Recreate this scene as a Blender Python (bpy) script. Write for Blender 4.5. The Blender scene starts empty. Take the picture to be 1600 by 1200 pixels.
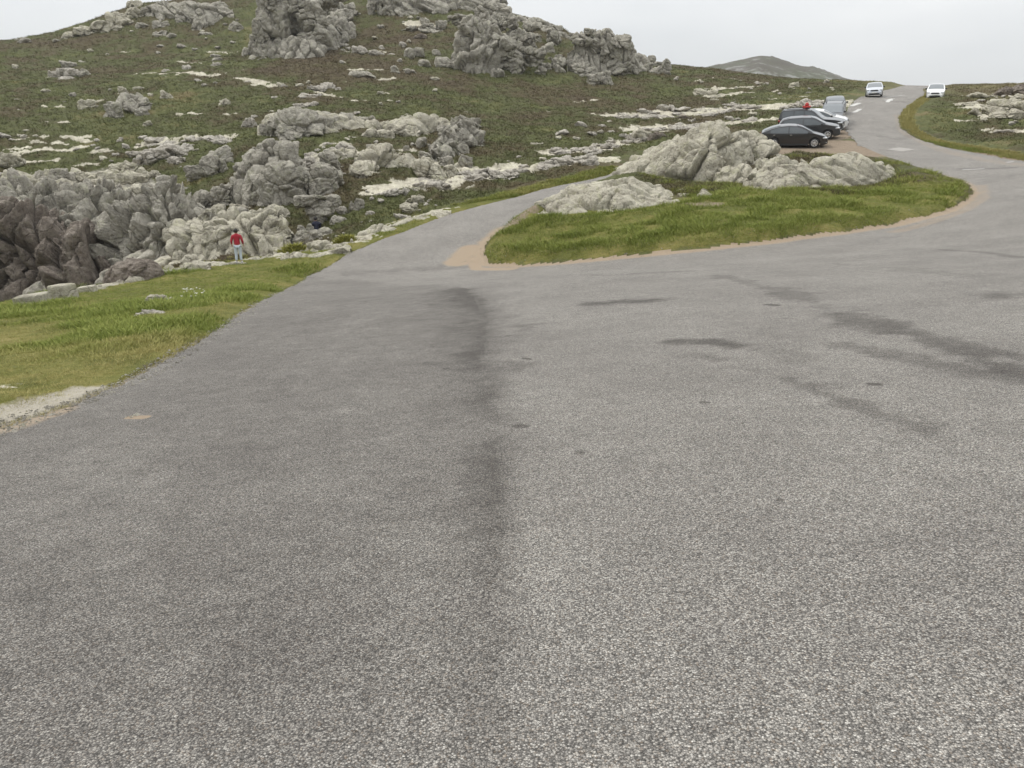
import bpy, math, random
import numpy as np
from mathutils import Vector, Matrix, Euler

# ------------------------------------------------------------------ camera, sky, sun, exposure
scene = bpy.context.scene
COL = scene.collection
F, PITCH, EYE = 1200.0, math.radians(19.0), 1.6
CAM = np.array([0.0, 0.0, EYE])
cam_data = bpy.data.cameras.new('camera')
cam_data.sensor_fit = 'HORIZONTAL'
cam_data.sensor_width = 36.0
cam_data.lens = 36.0 * F / 1600.0
cam_data.clip_start = 0.05
cam_data.clip_end = 5000.0
cam = bpy.data.objects.new('camera', cam_data)
cam.location = (0, 0, EYE)
cam.rotation_euler = (math.pi / 2 - PITCH, 0, 0)
COL.objects.link(cam)
scene.camera = cam

SUN_EL, SUN_AZ = math.radians(58), math.radians(-62)      # azimuth from +Y towards +X
world = bpy.data.worlds.new('World')
scene.world = world
world.use_nodes = True
wn, wl = world.node_tree.nodes, world.node_tree.links
wn.clear()
w_out = wn.new('ShaderNodeOutputWorld')
w_bg = wn.new('ShaderNodeBackground')
w_bg.inputs['Strength'].default_value = 0.1
w_sky = wn.new('ShaderNodeTexSky')
w_sky.sky_type = 'NISHITA'
w_sky.sun_disc = False
w_sky.sun_elevation = SUN_EL
w_sky.sun_rotation = SUN_AZ
w_co = wn.new('ShaderNodeTexCoord')
w_map = wn.new('ShaderNodeMapping')
w_map.inputs['Scale'].default_value = (1.0, 1.0, 3.2)
w_noise = wn.new('ShaderNodeTexNoise')
w_noise.inputs['Scale'].default_value = 1.9
w_noise.inputs['Detail'].default_value = 4.0
w_noise.inputs['Roughness'].default_value = 0.5
w_ramp = wn.new('ShaderNodeValToRGB')
w_ramp.color_ramp.elements[0].position = 0.30
w_ramp.color_ramp.elements[0].color = (0.66, 0.685, 0.705, 1)
w_ramp.color_ramp.elements[1].position = 0.72
w_ramp.color_ramp.elements[1].color = (0.90, 0.905, 0.905, 1)
w_gain = wn.new('ShaderNodeVectorMath'); w_gain.operation = 'SCALE'
w_sep = wn.new('ShaderNodeSeparateXYZ')                     # an overcast sky is brighter overhead than at the horizon
w_el = wn.new('ShaderNodeMath'); w_el.operation = 'MULTIPLY_ADD'; w_el.use_clamp = False
w_el.inputs[1].default_value = 16.0; w_el.inputs[2].default_value = 9.4
w_max = wn.new('ShaderNodeMath'); w_max.operation = 'MAXIMUM'; w_max.inputs[1].default_value = 6.0
wl.new(w_co.outputs['Generated'], w_sep.inputs[0])
wl.new(w_sep.outputs['Z'], w_el.inputs[0])
wl.new(w_el.outputs[0], w_max.inputs[0])
wl.new(w_max.outputs[0], w_gain.inputs['Scale'])
w_mix = wn.new('ShaderNodeMix'); w_mix.data_type = 'RGBA'
w_mix.inputs['Factor'].default_value = 0.93
wl.new(w_co.outputs['Generated'], w_map.inputs['Vector'])
wl.new(w_map.outputs['Vector'], w_noise.inputs['Vector'])
wl.new(w_noise.outputs['Fac'], w_ramp.inputs['Fac'])
wl.new(w_ramp.outputs['Color'], w_gain.inputs[0])
wl.new(w_sky.outputs['Color'], w_mix.inputs[6])
wl.new(w_gain.outputs['Vector'], w_mix.inputs[7])
wl.new(w_mix.outputs[2], w_bg.inputs['Color'])
wl.new(w_bg.outputs['Background'], w_out.inputs['Surface'])

sun_data = bpy.data.lights.new('sun', 'SUN')
sun_data.energy = 1.5
sun_data.angle = math.radians(11)
sun_data.color = (1.0, 0.96, 0.90)
sun = bpy.data.objects.new('sun', sun_data)
sdir = Vector((math.sin(SUN_AZ) * math.cos(SUN_EL), math.cos(SUN_AZ) * math.cos(SUN_EL), math.sin(SUN_EL)))
sun.rotation_euler = sdir.to_track_quat('Z', 'Y').to_euler()
sun.location = (0, 0, 60)
COL.objects.link(sun)

scene.render.engine = 'CYCLES'
scene.view_settings.view_transform = 'Standard'
scene.view_settings.look = 'None'
scene.view_settings.gamma = 1
scene.view_settings.exposure = 0.0
scene.cycles.max_bounces = 5
scene.cycles.diffuse_bounces = 2
scene.cycles.glossy_bounces = 2
scene.cycles.volume_bounces = 0
scene.cycles.caustics_reflective = False
scene.cycles.caustics_refractive = False

# ------------------------------------------------------------------ numpy noise
def _h(ix, iy, iz, seed):
    with np.errstate(over='ignore'):
        n = (ix.astype(np.int64).astype(np.uint32) * np.uint32(374761393)
             + iy.astype(np.int64).astype(np.uint32) * np.uint32(668265263)
             + iz.astype(np.int64).astype(np.uint32) * np.uint32(2147483647 & 1274126177)
             + np.uint32((seed * 2654435761) & 0xffffffff))
        n = (n ^ (n >> np.uint32(13))) * np.uint32(1274126177)
        n = (n ^ (n >> np.uint32(15))) * np.uint32(2246822519)
        n = n ^ (n >> np.uint32(16))
    return n.astype(np.float32) / np.float32(4294967295.0)

def vnoise(x, y, z, seed=0):
    x = np.asarray(x, np.float32); y = np.asarray(y, np.float32); z = np.asarray(z, np.float32) + 0 * x
    fx, fy, fz = np.floor(x), np.floor(y), np.floor(z)
    ux, uy, uz = x - fx, y - fy, z - fz
    ux = ux * ux * (3 - 2 * ux); uy = uy * uy * (3 - 2 * uy); uz = uz * uz * (3 - 2 * uz)
    r = 0
    for a in (0, 1):
        wa = ux if a else 1 - ux
        for b in (0, 1):
            wb = uy if b else 1 - uy
            for c in (0, 1):
                wc = uz if c else 1 - uz
                r = r + wa * wb * wc * _h(fx + a, fy + b, fz + c, seed)
    return r

def vnoise2(x, y, seed=0):
    x = np.asarray(x, np.float32); y = np.asarray(y, np.float32)
    fx, fy = np.floor(x), np.floor(y)
    ux, uy = x - fx, y - fy
    ux = ux * ux * (3 - 2 * ux); uy = uy * uy * (3 - 2 * uy)
    z0 = np.zeros_like(fx)
    return ((1 - ux) * (1 - uy) * _h(fx, fy, z0, seed) + ux * (1 - uy) * _h(fx + 1, fy, z0, seed)
            + (1 - ux) * uy * _h(fx, fy + 1, z0, seed) + ux * uy * _h(fx + 1, fy + 1, z0, seed))

def fbm2(x, y, seed=0, octv=4, rough=0.5):
    s, a, t, f = 0, 1.0, 0, 1.0
    for o in range(octv):
        s = s + a * (vnoise2(x * f + 13.7 * o, y * f + 5.1 * o, seed + o) - 0.5) * 2
        t += a; a *= rough; f *= 2.03
    return s / t

def fbm3(p, seed=0, octv=4, rough=0.5):
    s, a, t, f = 0, 1.0, 0, 1.0
    for o in range(octv):
        s = s + a * (vnoise(p[:, 0] * f + 13.7 * o, p[:, 1] * f, p[:, 2] * f + 5.1 * o, seed + o) - 0.5) * 2
        t += a; a *= rough; f *= 2.03
    return s / t

def worley3(p, seed=0, facet=False):
    """first and second nearest distance and the nearest cell's random number; with facet, also a random tilt across each cell"""
    base = np.floor(p)
    f1 = np.full(len(p), 9.0, np.float32); f2 = f1.copy(); cid = np.zeros(len(p), np.float32)
    vx, vy, vz = f1 * 0, f1 * 0, f1 * 0
    for a in (-1, 0, 1):
        for b in (-1, 0, 1):
            for c in (-1, 0, 1):
                ix, iy, iz = base[:, 0] + a, base[:, 1] + b, base[:, 2] + c
                dx = ix + _h(ix, iy, iz, seed) - p[:, 0]
                dy = iy + _h(ix, iy, iz, seed + 1) - p[:, 1]
                dz = iz + _h(ix, iy, iz, seed + 2) - p[:, 2]
                d = np.sqrt(dx * dx + dy * dy + dz * dz)
                near = d < f1
                f2 = np.where(near, f1, np.minimum(f2, d))
                cid = np.where(near, _h(ix, iy, iz, seed + 3), cid)
                if facet:
                    vx, vy, vz = np.where(near, dx, vx), np.where(near, dy, vy), np.where(near, dz, vz)
                f1 = np.where(near, d, f1)
    if facet:
        return f1, f2, cid, vx * np.sin(cid * 91.7) + vy * np.sin(cid * 57.3 + 1) + vz * np.sin(cid * 133.1 + 2)
    return f1, f2, cid

def sstep(a, b, x):
    t = np.clip((x - a) / (b - a), 0, 1)
    return t * t * (3 - 2 * t)

# ------------------------------------------------------------------ the lie of the land, from surveyed spots
CP, SP = math.cos(PITCH), math.sin(PITCH)
def sight(px, py):
    u, v = (px - 800) / F, (600 - py) / F
    return np.array([u, CP + v * SP, -SP + v * CP])
def spot(px, py, D):
    d = sight(px, py)
    return CAM + d * (D / d[1])

ctrl = []
for (x, y) in ((0, 0), (-9, 0), (9, 0), (0, 7), (-7, 7), (8, 7), (0, 14), (-9, 14), (12, 13), (-14, 14), (0, 21), (-8, 21),
               (0, -15), (-22, -15), (22, -15), (-18, 5), (20, 5)):
    ctrl.append((x, y, -0.12 * y + 0.08 * x))
SURVEY = [
 # left kerb line, verge and rim
 (480,430,31),(545,395,34),(600,372,36),(700,335,39),(850,296,45),(955,272,50),
 (0,478,26),(100,462,27.5),(240,430,32),(350,413,36),(420,412,35),
 # island
 (760,408,31.5),(900,403,29.5),(1100,388,27.5),(1300,365,28),(1400,352,29.5),(1480,330,32),(1522,300,37),(1480,280,42),(1420,268,45),
 (900,370,32.5),(1100,340,32),(1300,320,33.5),(840,335,36.5),(1000,310,38),(1100,300,39),(1250,295,39),(1400,290,40),
 # road on the right
 (1600,270,40),(1600,320,28.5),(1600,380,20.5),
 (1385,245,51),(1330,215,59),(1318,180,71),(1338,152,84),(1390,138.5,97),(1440,138.5,97),(1447,151,84),(1408,175,72),(1415,200,64),(1470,225,56),(1600,250,46),
 # parking
 (1250,231,56),(1290,214,60),(1305,195,67),(1310,180,72),(1200,240,53),
 (1000,240,57),(900,260,53),
 # right bank
 (1500,160,77),(1600,195,62),(1600,142,82),(1540,152,82),(1500,215,61),(1600,235,50),
 # hill
 (1310,130,112),(1200,122,116),(1110,108,126),(1290,150,92),(1200,170,83),(1100,190,78),(1050,112,122),(1000,190,79),(1000,130,105),
 (940,200,73),(900,230,63),(850,270,53),(760,290,50),(700,310,46.5),
 (800,220,67),(800,150,92),(900,130,105),(800,90,112),(900,80,122),
 (980,95,128),(880,48,135),(790,22,140),(700,6,146),(600,2,150),(500,0,151),(400,4,150),(340,12,151),(215,20,152),(95,62,146),(0,68,150),
 (600,300,47),(600,250,57),(600,180,75),(600,110,99),(600,50,124),
 (450,350,43.5),(450,300,49),(450,230,61),(450,170,77),(450,100,103),(430,50,126),
 (300,290,55),(300,240,62),(300,180,76),(300,120,97),(300,60,126),(150,200,73),(150,140,91),(150,90,119),(20,200,73),(20,130,99),
 (373,408,38.5),(494,368,42),
 (300,400,43),(250,330,51),(100,440,46),(0,458,46),(200,425,45),(0,350,52),(100,350,52),(200,350,51),(0,280,59),(100,262,62),(200,250,63),
]
for (px, py, D) in SURVEY:
    ctrl.append(tuple(spot(px, py, D)))
for (px, py, D) in SURVEY:                      # the ground falls away behind each skyline spot
    if (py < 110 and D > 120):
        q = spot(px, py, D)
        s = (D + 45) / D
        ctrl.append((q[0] * s, q[1] * s, q[2] - 4.5))
ctrl += [(66, 135, 2.0), (60, 118, 5.2), (46, 118, 5.2), (92, 110, 4.0), (75, 70, 4.6), (95, 60, 7), (70, 30, 5), (60, 0, 5), (-60, 30, -9), (-60, -10, -7),
         (-130, 60, -2), (-130, 130, 10), (-120, 190, 6), (150, 100, 6), (150, 0, 8), (-60, -60, 0), (60, -60, 8), (150, 220, -4), (20, 240, -2), (-120, 260, -4)]
ctrl = np.array(ctrl, float)

def _tps_k(d2):
    return 0.5 * d2 * np.log(d2 + 1e-9)
def tps_fit(P, lam=0.02):
    S = 50.0
    n = len(P)
    X = P[:, :2] / S
    K = _tps_k(((X[:, None] - X[None]) ** 2).sum(-1)) + lam * 1e-3 * np.eye(n)
    A = np.zeros((n + 3, n + 3))
    A[:n, :n] = K; A[:n, n] = 1; A[:n, n + 1:] = X; A[n, :n] = 1; A[n + 1:, :n] = X.T
    b = np.zeros(n + 3); b[:n] = P[:, 2]
    return X, np.linalg.solve(A, b), S
TPS = tps_fit(ctrl, 0.35)

COVE = np.array([spot(*a)[:2] for a in ((-200, 500, 25), (0, 476, 27.5), (100, 461, 29.5), (230, 430, 33.5), (275, 425, 36), (285, 418, 40), (255, 415, 43),
                                        (180, 425, 44), (100, 436, 45), (0, 450, 45), (-300, 460, 45))])

def poly_sd(x, y, poly, closed=True):
    """signed distance to a polygon, negative inside; plain distance to a polyline when not closed"""
    x = np.asarray(x, np.float32); y = np.asarray(y, np.float32)
    d = np.full(x.shape, 1e9, np.float32)
    ins = np.zeros(x.shape, bool)
    n = len(poly)
    for i in range(n if closed else n - 1):
        ax, ay = poly[i]; bx, by = poly[(i + 1) % n]
        ex, ey = bx - ax, by - ay
        t = np.clip(((x - ax) * ex + (y - ay) * ey) / (ex * ex + ey * ey + 1e-12), 0, 1)
        d = np.minimum(d, (x - ax - t * ex) ** 2 + (y - ay - t * ey) ** 2)
        if closed:
            c = ((ay > y) != (by > y))
            if abs(ey) > 1e-9:
                ins ^= c & (x < ex * (y - ay) / ey + ax)
    d = np.sqrt(d)
    return np.where(ins, -d, d) if closed else d

def H(x, y):
    """height of the smooth ground at world x, y"""
    X, c, S = TPS
    x = np.atleast_1d(np.asarray(x, float)); y = np.atleast_1d(np.asarray(y, float))
    out = np.empty(x.shape)
    n = len(X)
    for s in range(0, len(x), 60000):
        q = np.stack([x[s:s + 60000], y[s:s + 60000]], 1) / S
        d2 = (q[:, 0:1] - X[None, :, 0]) ** 2 + (q[:, 1:2] - X[None, :, 1]) ** 2
        out[s:s + 60000] = _tps_k(d2) @ c[:n] + c[n] + q @ c[n + 1:]
    r = np.hypot(x - 20, y - 80)
    far = sstep(130, 190, r)
    out = out * (1 - far) + far * -7.0
    m = (x < 0) & (y > 15) & (y < 60)
    if m.any():
        sd = poly_sd(x[m], y[m], COVE)
        out[m] -= 7.0 * sstep(0.0, -5.0, sd)
    return out

_gx, _gy = np.arange(-90, 121, 0.5), np.arange(-4, 160, 0.5)
_GX, _GY = np.meshgrid(_gx, _gy)
_GZ = H(_GX.ravel(), _GY.ravel()).reshape(_GX.shape)
def Hq(x, y):
    """the same height, quickly, from a half-metre table"""
    x = np.asarray(x, float); y = np.asarray(y, float)
    fx = np.clip((x + 90) / 0.5, 0, len(_gx) - 2); fy = np.clip((y + 4) / 0.5, 0, len(_gy) - 2)
    ix, iy = fx.astype(int), fy.astype(int)
    tx, ty = fx - ix, fy - iy
    return ((1 - tx) * (1 - ty) * _GZ[iy, ix] + tx * (1 - ty) * _GZ[iy, ix + 1] + (1 - tx) * ty * _GZ[iy + 1, ix] + tx * ty * _GZ[iy + 1, ix + 1])
_T = np.concatenate([np.arange(0.8, 30, 0.05), np.arange(30, 158, 0.1)])
def hit(px, py):
    """first point of the ground along a line of sight"""
    d = sight(px, py); d = d / d[1]
    P = CAM[None] + _T[:, None] * d[None]
    g = P[:, 2] - Hq(P[:, 0], P[:, 1])
    k = np.argmax(g < 0)
    if g[k] >= 0:
        k = np.argmin(g)
        return P[k]
    if k == 0:
        return P[0]
    t = g[k - 1] / (g[k - 1] - g[k])
    return P[k - 1] * (1 - t) + P[k] * t
def depth_of(P):
    return P[1] * CP - (P[2] - EYE) * SP
# ------------------------------------------------------------------ material helper
class NT:
    def __init__(s, name):
        s.m = bpy.data.materials.new(name); s.m.use_nodes = True
        s.t = s.m.node_tree; s.t.nodes.clear()
        s.out = s.t.nodes.new('ShaderNodeOutputMaterial')
        s.b = s.n('ShaderNodeBsdfPrincipled')
        s.t.links.new(s.b.outputs[0], s.out.inputs['Surface'])
    def n(s, typ, ins=None, **props):
        nd = s.t.nodes.new(typ)
        for k, v in props.items(): setattr(nd, k, v)
        for k, v in (ins or {}).items():
            if isinstance(v, bpy.types.NodeSocket): s.t.links.new(v, nd.inputs[k])
            else: nd.inputs[k].default_value = v
        return nd
    def pos(s): return s.n('ShaderNodeNewGeometry').outputs['Position']
    def obj(s): return s.n('ShaderNodeTexCoord').outputs['Object']
    def noise(s, vec, scale, detail=3.0, rough=0.55, out='Fac', dist=0.0):
        return s.n('ShaderNodeTexNoise', {'Vector': vec, 'Scale': scale, 'Detail': detail, 'Roughness': rough, 'Distortion': dist}).outputs[out]
    def voro(s, vec, scale, feature='F1', out='Distance', rnd=1.0):
        return s.n('ShaderNodeTexVoronoi', {'Vector': vec, 'Scale': scale, 'Randomness': rnd}, feature=feature).outputs[out]
    def ramp(s, fac, stops, interp='LINEAR'):
        r = s.n('ShaderNodeValToRGB', {'Fac': fac}); cr = r.color_ramp; cr.interpolation = interp
        while len(cr.elements) < len(stops): cr.elements.new(0.5)
        for e, (p, c) in zip(cr.elements, stops):
            e.position = p
            e.color = (*c, 1) if isinstance(c, tuple) else (c, c, c, 1)
        return r.outputs['Color']
    def mix(s, fac, a, b, blend='MIX'):
        nd = s.n('ShaderNodeMix', {'Factor': fac}, data_type='RGBA', blend_type=blend)
        for k, v in ((6, a), (7, b)):
            if isinstance(v, bpy.types.NodeSocket): s.t.links.new(v, nd.inputs[k])
            else: nd.inputs[k].default_value = (*v, 1) if isinstance(v, tuple) else (v, v, v, 1)
        return nd.outputs[2]
    def math(s, op, a, b=0.0, c=0.0, clamp=False):
        nd = s.n('ShaderNodeMath', operation=op, use_clamp=clamp)
        for k, v in ((0, a), (1, b), (2, c)):
            if isinstance(v, bpy.types.NodeSocket): s.t.links.new(v, nd.inputs[k])
            else: nd.inputs[k].default_value = v
        return nd.outputs[0]
    def attr(s, name): return s.n('ShaderNodeAttribute', attribute_name=name, attribute_type='GEOMETRY').outputs['Fac']
    def scalev(s, vec, v): return s.n('ShaderNodeVectorMath', {0: vec, 1: v}, operation='MULTIPLY').outputs['Vector']
    def bump(s, h, strength, dist, normal=None):
        ins = {'Height': h, 'Strength': strength, 'Distance': dist}
        if normal is not None: ins['Normal'] = normal
        return s.n('ShaderNodeBump', ins).outputs['Normal']
    def set(s, **kw):
        for k, v in kw.items():
            k = {'base': 'Base Color', 'rough': 'Roughness', 'normal': 'Normal', 'metal': 'Metallic', 'spec': 'Specular IOR Level', 'coat': 'Coat Weight',
                 'coatrough': 'Coat Roughness', 'trans': 'Transmission Weight', 'alpha': 'Alpha', 'emis': 'Emission Color', 'emstr': 'Emission Strength'}[k]
            if isinstance(v, bpy.types.NodeSocket): s.t.links.new(v, s.b.inputs[k])
            else: s.b.inputs[k].default_value = (*v, 1) if isinstance(v, tuple) else v
        return s.m

def tag(o, label=None, cat=None, group=None, kind=None):
    if label: o['label'] = label
    if cat: o['category'] = cat
    if group: o['group'] = group
    if kind: o['kind'] = kind
    return o
def mesh_np(name, V, Fc, mat=None, smooth=True, attrs=None, parent=None):
    """one mesh object from numpy arrays (all faces with the same number of corners)"""
    V = np.asarray(V, np.float32); Fc = np.asarray(Fc, np.int32)
    me = bpy.data.meshes.new(name)
    k = Fc.shape[1]
    me.vertices.add(len(V)); me.vertices.foreach_set('co', V.ravel())
    me.loops.add(Fc.size); me.loops.foreach_set('vertex_index', Fc.ravel())
    me.polygons.add(len(Fc)); me.polygons.foreach_set('loop_start', np.arange(0, Fc.size, k, dtype=np.int32))
    me.polygons.foreach_set('use_smooth', np.full(len(Fc), smooth, bool))
    for an, av in (attrs or {}).items():
        a = me.attributes.new(an, 'FLOAT', 'POINT'); a.data.foreach_set('value', np.asarray(av, np.float32))
    me.update(calc_edges=True)
    if mat: me.materials.append(mat)
    o = bpy.data.objects.new(name, me)
    COL.objects.link(o)
    if parent: o.parent = parent
    return o

# ------------------------------------------------------------------ materials of the setting
def m_asphalt():
    n = NT('worn_chip_seal_asphalt')
    P = n.pos()
    # stone chips in dark binder
    v1 = n.n('ShaderNodeTexVoronoi', {'Vector': P, 'Scale': 132.0}, feature='F1')
    v2 = n.n('ShaderNodeTexVoronoi', {'Vector': P, 'Scale': 270.0}, feature='F1')
    c1 = n.n('ShaderNodeSeparateColor', {'Color': v1.outputs['Color']})
    c2 = n.n('ShaderNodeSeparateColor', {'Color': v2.outputs['Color']})
    tone = n.ramp(c1.outputs[0], [(0.0, (.128, .120, .111)), (.34, (.226, .213, .197)), (.62, (.325, .306, .282)), (.86, (.435, .411, .375)), (.955, (.48, .462, .43)), (1.0, (.58, .56, .52))])
    warm = n.mix(n.ramp(c1.outputs[1], [(.84, 0.0), (.93, 0.35)]), tone, (.26, .19, .13))
    fine = n.ramp(c2.outputs[0], [(0.0, (.6, .6, .6)), (1.0, (1.3, 1.29, 1.26))])
    chips = n.mix(1.0, warm, fine, 'MULTIPLY')
    binder = n.ramp(v1.outputs['Distance'], [(.40, 1.0), (.68, 0.42)])
    chips = n.mix(1.0, chips, binder, 'MULTIPLY')
    # wear and mottling of the surface
    mot = n.ramp(n.noise(P, 0.55, 5.0, 0.62), [(.3, (.86, .85, .845)), (.7, (1.13, 1.13, 1.12))])
    chips = n.mix(1.0, chips, mot, 'MULTIPLY')
    mot2 = n.ramp(n.noise(P, 5.0, 4.0, 0.6), [(.3, (.9, .9, .9)), (.7, (1.1, 1.1, 1.1))])
    chips = n.mix(1.0, chips, mot2, 'MULTIPLY')
    brk = n.math('SUBTRACT', n.noise(n.scalev(P, (1.0, 1.6, 1.0)), 3.2, 7.0, .72, dist=.3), .5)
    stain = n.math('MULTIPLY', n.math('ADD', n.attr('stain'), n.math('MULTIPLY', brk, 1.1)), n.ramp(n.attr('stain'), [(.02, 0.0), (.22, 1.0)]), clamp=True)
    chips = n.mix(n.math('MULTIPLY', stain, 1.0, clamp=True), chips, n.mix(1.0, chips, (.40, .385, .375), 'MULTIPLY'))
    sandn = n.math('ADD', n.attr('sand'), n.math('MULTIPLY', n.math('SUBTRACT', n.noise(P, 3.0, 6.0, .7), .5), 0.55))
    sx = n.math('MULTIPLY_ADD', n.n('ShaderNodeSeparateXYZ', {0: P}).outputs[0], -.5, -2.2, clamp=True)
    sandc = n.mix(n.noise(P, 14.0, 4.0, .7), n.mix(sx, (.27, .20, .135), (.25, .225, .19)), n.mix(sx, (.36, .285, .20), (.42, .385, .33)))
    col = n.mix(n.ramp(sandn, [(.28, 0.0), (.62, 0.95)]), chips, sandc)
    h = n.math('ADD', n.math('MULTIPLY', v1.outputs['Distance'], -0.8), n.math('MULTIPLY', v2.outputs['Distance'], -0.25))
    h = n.math('ADD', h, n.math('MULTIPLY', c1.outputs[2], 0.5))
    nb = n.bump(h, 0.85, 0.010)
    return n.set(base=col, rough=0.82, normal=nb, spec=0.35)

HEATH_STOPS = [(.16, (.086, .068, .043)), (.36, (.092, .078, .043)), (.50, (.082, .082, .038)), (.64, (.090, .098, .040)), (.78, (.118, .118, .050)), (.92, (.16, .135, .068))]
def heath_colour(n, P, bank=True):
    big = n.noise(P, 0.045, 3.0, .55)
    mid = n.noise(n.scalev(P, (1.0, 1.0, 1.8)), 0.24, 4.0, .6)
    fine = n.noise(P, 2.0, 4.0, .65)
    f = n.math('MULTIPLY_ADD', big, 1.5, n.math('MULTIPLY_ADD', mid, 1.25, n.math('MULTIPLY', fine, .5)))
    col = n.ramp(n.math('SUBTRACT', f, 1.13), HEATH_STOPS)
    if bank:                                     # drier, straw coloured growth on the bank right of the road
        x = n.n('ShaderNodeSeparateXYZ', {0: P}).outputs[0]
        k = n.math('MULTIPLY', n.math('MULTIPLY_ADD', x, .07, -2.75, clamp=True), n.math('MULTIPLY_ADD', mid, 1.3, -.12, clamp=True))
        col = n.mix(k, col, (.20, .168, .095))
    return col, fine

def granite(n, P, tones, lichen=0.5, scale=1.0):
    """granite surface colour and height: mineral speckle, weathering blotches, lichen"""
    d, m, l, lc = tones
    blot = n.noise(P, 0.5 * scale, 5.0, .65, dist=.5)
    mid = n.noise(n.scalev(P, (1.0, 1.0, 1.4)), 2.0 * scale, 7.0, .72, dist=.3)
    fine = n.noise(P, 9.0 * scale, 4.0, .75)
    f = n.math('ADD', n.math('MULTIPLY', blot, .42), n.math('ADD', n.math('MULTIPLY', mid, .52), n.math('MULTIPLY', fine, .34)))
    col = n.ramp(f, [(.49, d), (.62, m), (.75, l)])
    lm = n.ramp(n.noise(P, 1.3 * scale, 7.0, .78, dist=.8), [(.52, 0.0), (.60, lichen)])
    col = n.mix(lm, col, lc)
    pit = n.ramp(n.noise(n.scalev(P, (1.0, 1.0, .7)), 3.4 * scale, 6.0, .8, dist=1.2), [(.33, .42), (.41, 1.0)])
    col = n.mix(1.0, col, pit, 'MULTIPLY')
    crk = n.n('ShaderNodeTexVoronoi', {'Vector': n.n('ShaderNodeVectorMath', {0: n.scalev(P, (1.0, .8, .6)), 1: n.n('ShaderNodeTexNoise', {'Vector': P, 'Scale': 1.2, 'Detail': 3.0}).outputs['Color']}, operation='ADD').outputs['Vector'], 'Scale': .9 * scale}, feature='DISTANCE_TO_EDGE').outputs['Distance']
    ck = n.ramp(crk, [(.0, 0.0), (.05, 1.0)])
    h = n.math('ADD', n.math('MULTIPLY', mid, 1.1), n.math('ADD', n.math('MULTIPLY', fine, .4), n.math('MULTIPLY', ck, .28)))
    return col, h

TONES = {
 'pale': ((.22, .198, .155), (.42, .388, .31), (.58, .545, .44), (.43, .42, .265)),
 'grey': ((.155, .142, .118), (.315, .292, .245), (.48, .45, .38), (.34, .335, .235)),
 'brown': ((.084, .068, .055), (.195, .163, .134), (.32, .278, .236), (.24, .22, .16)),
 'bleached': ((.26, .235, .195), (.42, .385, .33), (.55, .515, .45), (.41, .39, .31)),
}
def m_rock(key, lichen=.5, scale=1.0):
    n = NT('granite_' + key)
    P = n.pos()
    col, h = granite(n, P, TONES[key], lichen, scale)
    return n.set(base=col, rough=0.9, normal=n.bump(h, 1.0, 0.22 / scale), spec=0.25)

def m_ground():
    n = NT('heath_and_bare_ground')
    P = n.pos()
    hcol, fine = heath_colour(n, P)
    g1 = n.noise(P, 0.7, 4.0, .6)
    gcol = n.ramp(n.math('ADD', n.math('MULTIPLY', g1, .7), n.math('MULTIPLY', n.noise(P, 6.0, 4.0, .7), .35)),
                  [(.35, (.078, .086, .022)), (.52, (.125, .125, .033)), (.66, (.20, .172, .06)), (.8, (.26, .23, .10))])
    rcol, rh = granite(n, P, TONES['pale'], .3)
    ccol, ch = granite(n, P, TONES['grey'], .35)
    sx = n.math('MULTIPLY', n.n('ShaderNodeSeparateXYZ', {0: P}).outputs[0], -.5, clamp=True)
    scol = n.mix(n.noise(P, 2.2, 6.0, .7), n.mix(sx, (.15, .115, .083), (.25, .225, .18)), n.mix(sx, (.31, .25, .185), (.42, .385, .32)))
    def mask(a, amp=.9, lo=.45, hi=.55, sc=1.4):
        v = n.math('ADD', n.attr(a), n.math('MULTIPLY', n.math('SUBTRACT', n.noise(P, sc, 6.0, .68), .5), amp))
        return n.ramp(v, [(lo, 0.0), (hi, 1.0)])
    col = n.mix(mask('grass', .5), hcol, gcol)
    col = n.mix(mask('soil', 1.5, .42, .62, .8), col, scol)
    col = n.mix(mask('cliff', .5, .42, .52), col, ccol)
    col = n.mix(mask('bare', 2.3, .46, .54, 1.1), col, rcol)
    h = n.math('ADD', n.math('MULTIPLY', fine, .8), n.math('MULTIPLY', n.noise(P, 9.0, 3.0, .7), .4))
    return n.set(base=col, rough=0.95, normal=n.bump(h, 0.8, 0.25), spec=0.15)

MAT = {'asphalt': m_asphalt(), 'ground': m_ground(), 'pale': m_rock('pale', .45, 1.15), 'grey': m_rock('grey', .5), 'brown': m_rock('brown', .4), 'bleached': m_rock('bleached', .3)}

# ------------------------------------------------------------------ outlines on the ground
def hits(*pts): return np.array([hit(*p)[:2] for p in pts])
ROAD_L = hits((-120, 708), (0, 664), (100, 632), (180, 600), (260, 556), (330, 516), (390, 480), (440, 452), (480, 430), (545, 395), (600, 372), (700, 335), (800, 309), (870, 290), (955, 271))
ISLAND_IN = hits((958, 277), (900, 299), (850, 318), (815, 335), (785, 360), (762, 380), (753, 397), (765, 411), (810, 414), (900, 408), (1000, 399), (1100, 389), (1200, 378), (1300, 365), (1400, 350),
                 (1465, 335), (1505, 317), (1520, 303), (1516, 292), (1480, 278), (1440, 267), (1400, 253), (1370, 241), (1345, 229), (1330, 215), (1317, 195), (1319, 180), (1327, 165), (1341, 152), (1366, 144), (1393, 138.5))
BANK_R = hits((1442, 138.5), (1446, 147), (1430, 158), (1411, 172), (1404, 185), (1409, 200), (1432, 215), (1470, 228), (1530, 239), (1600, 251), (1700, 266))
b_end = ROAD_L[-1]
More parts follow.
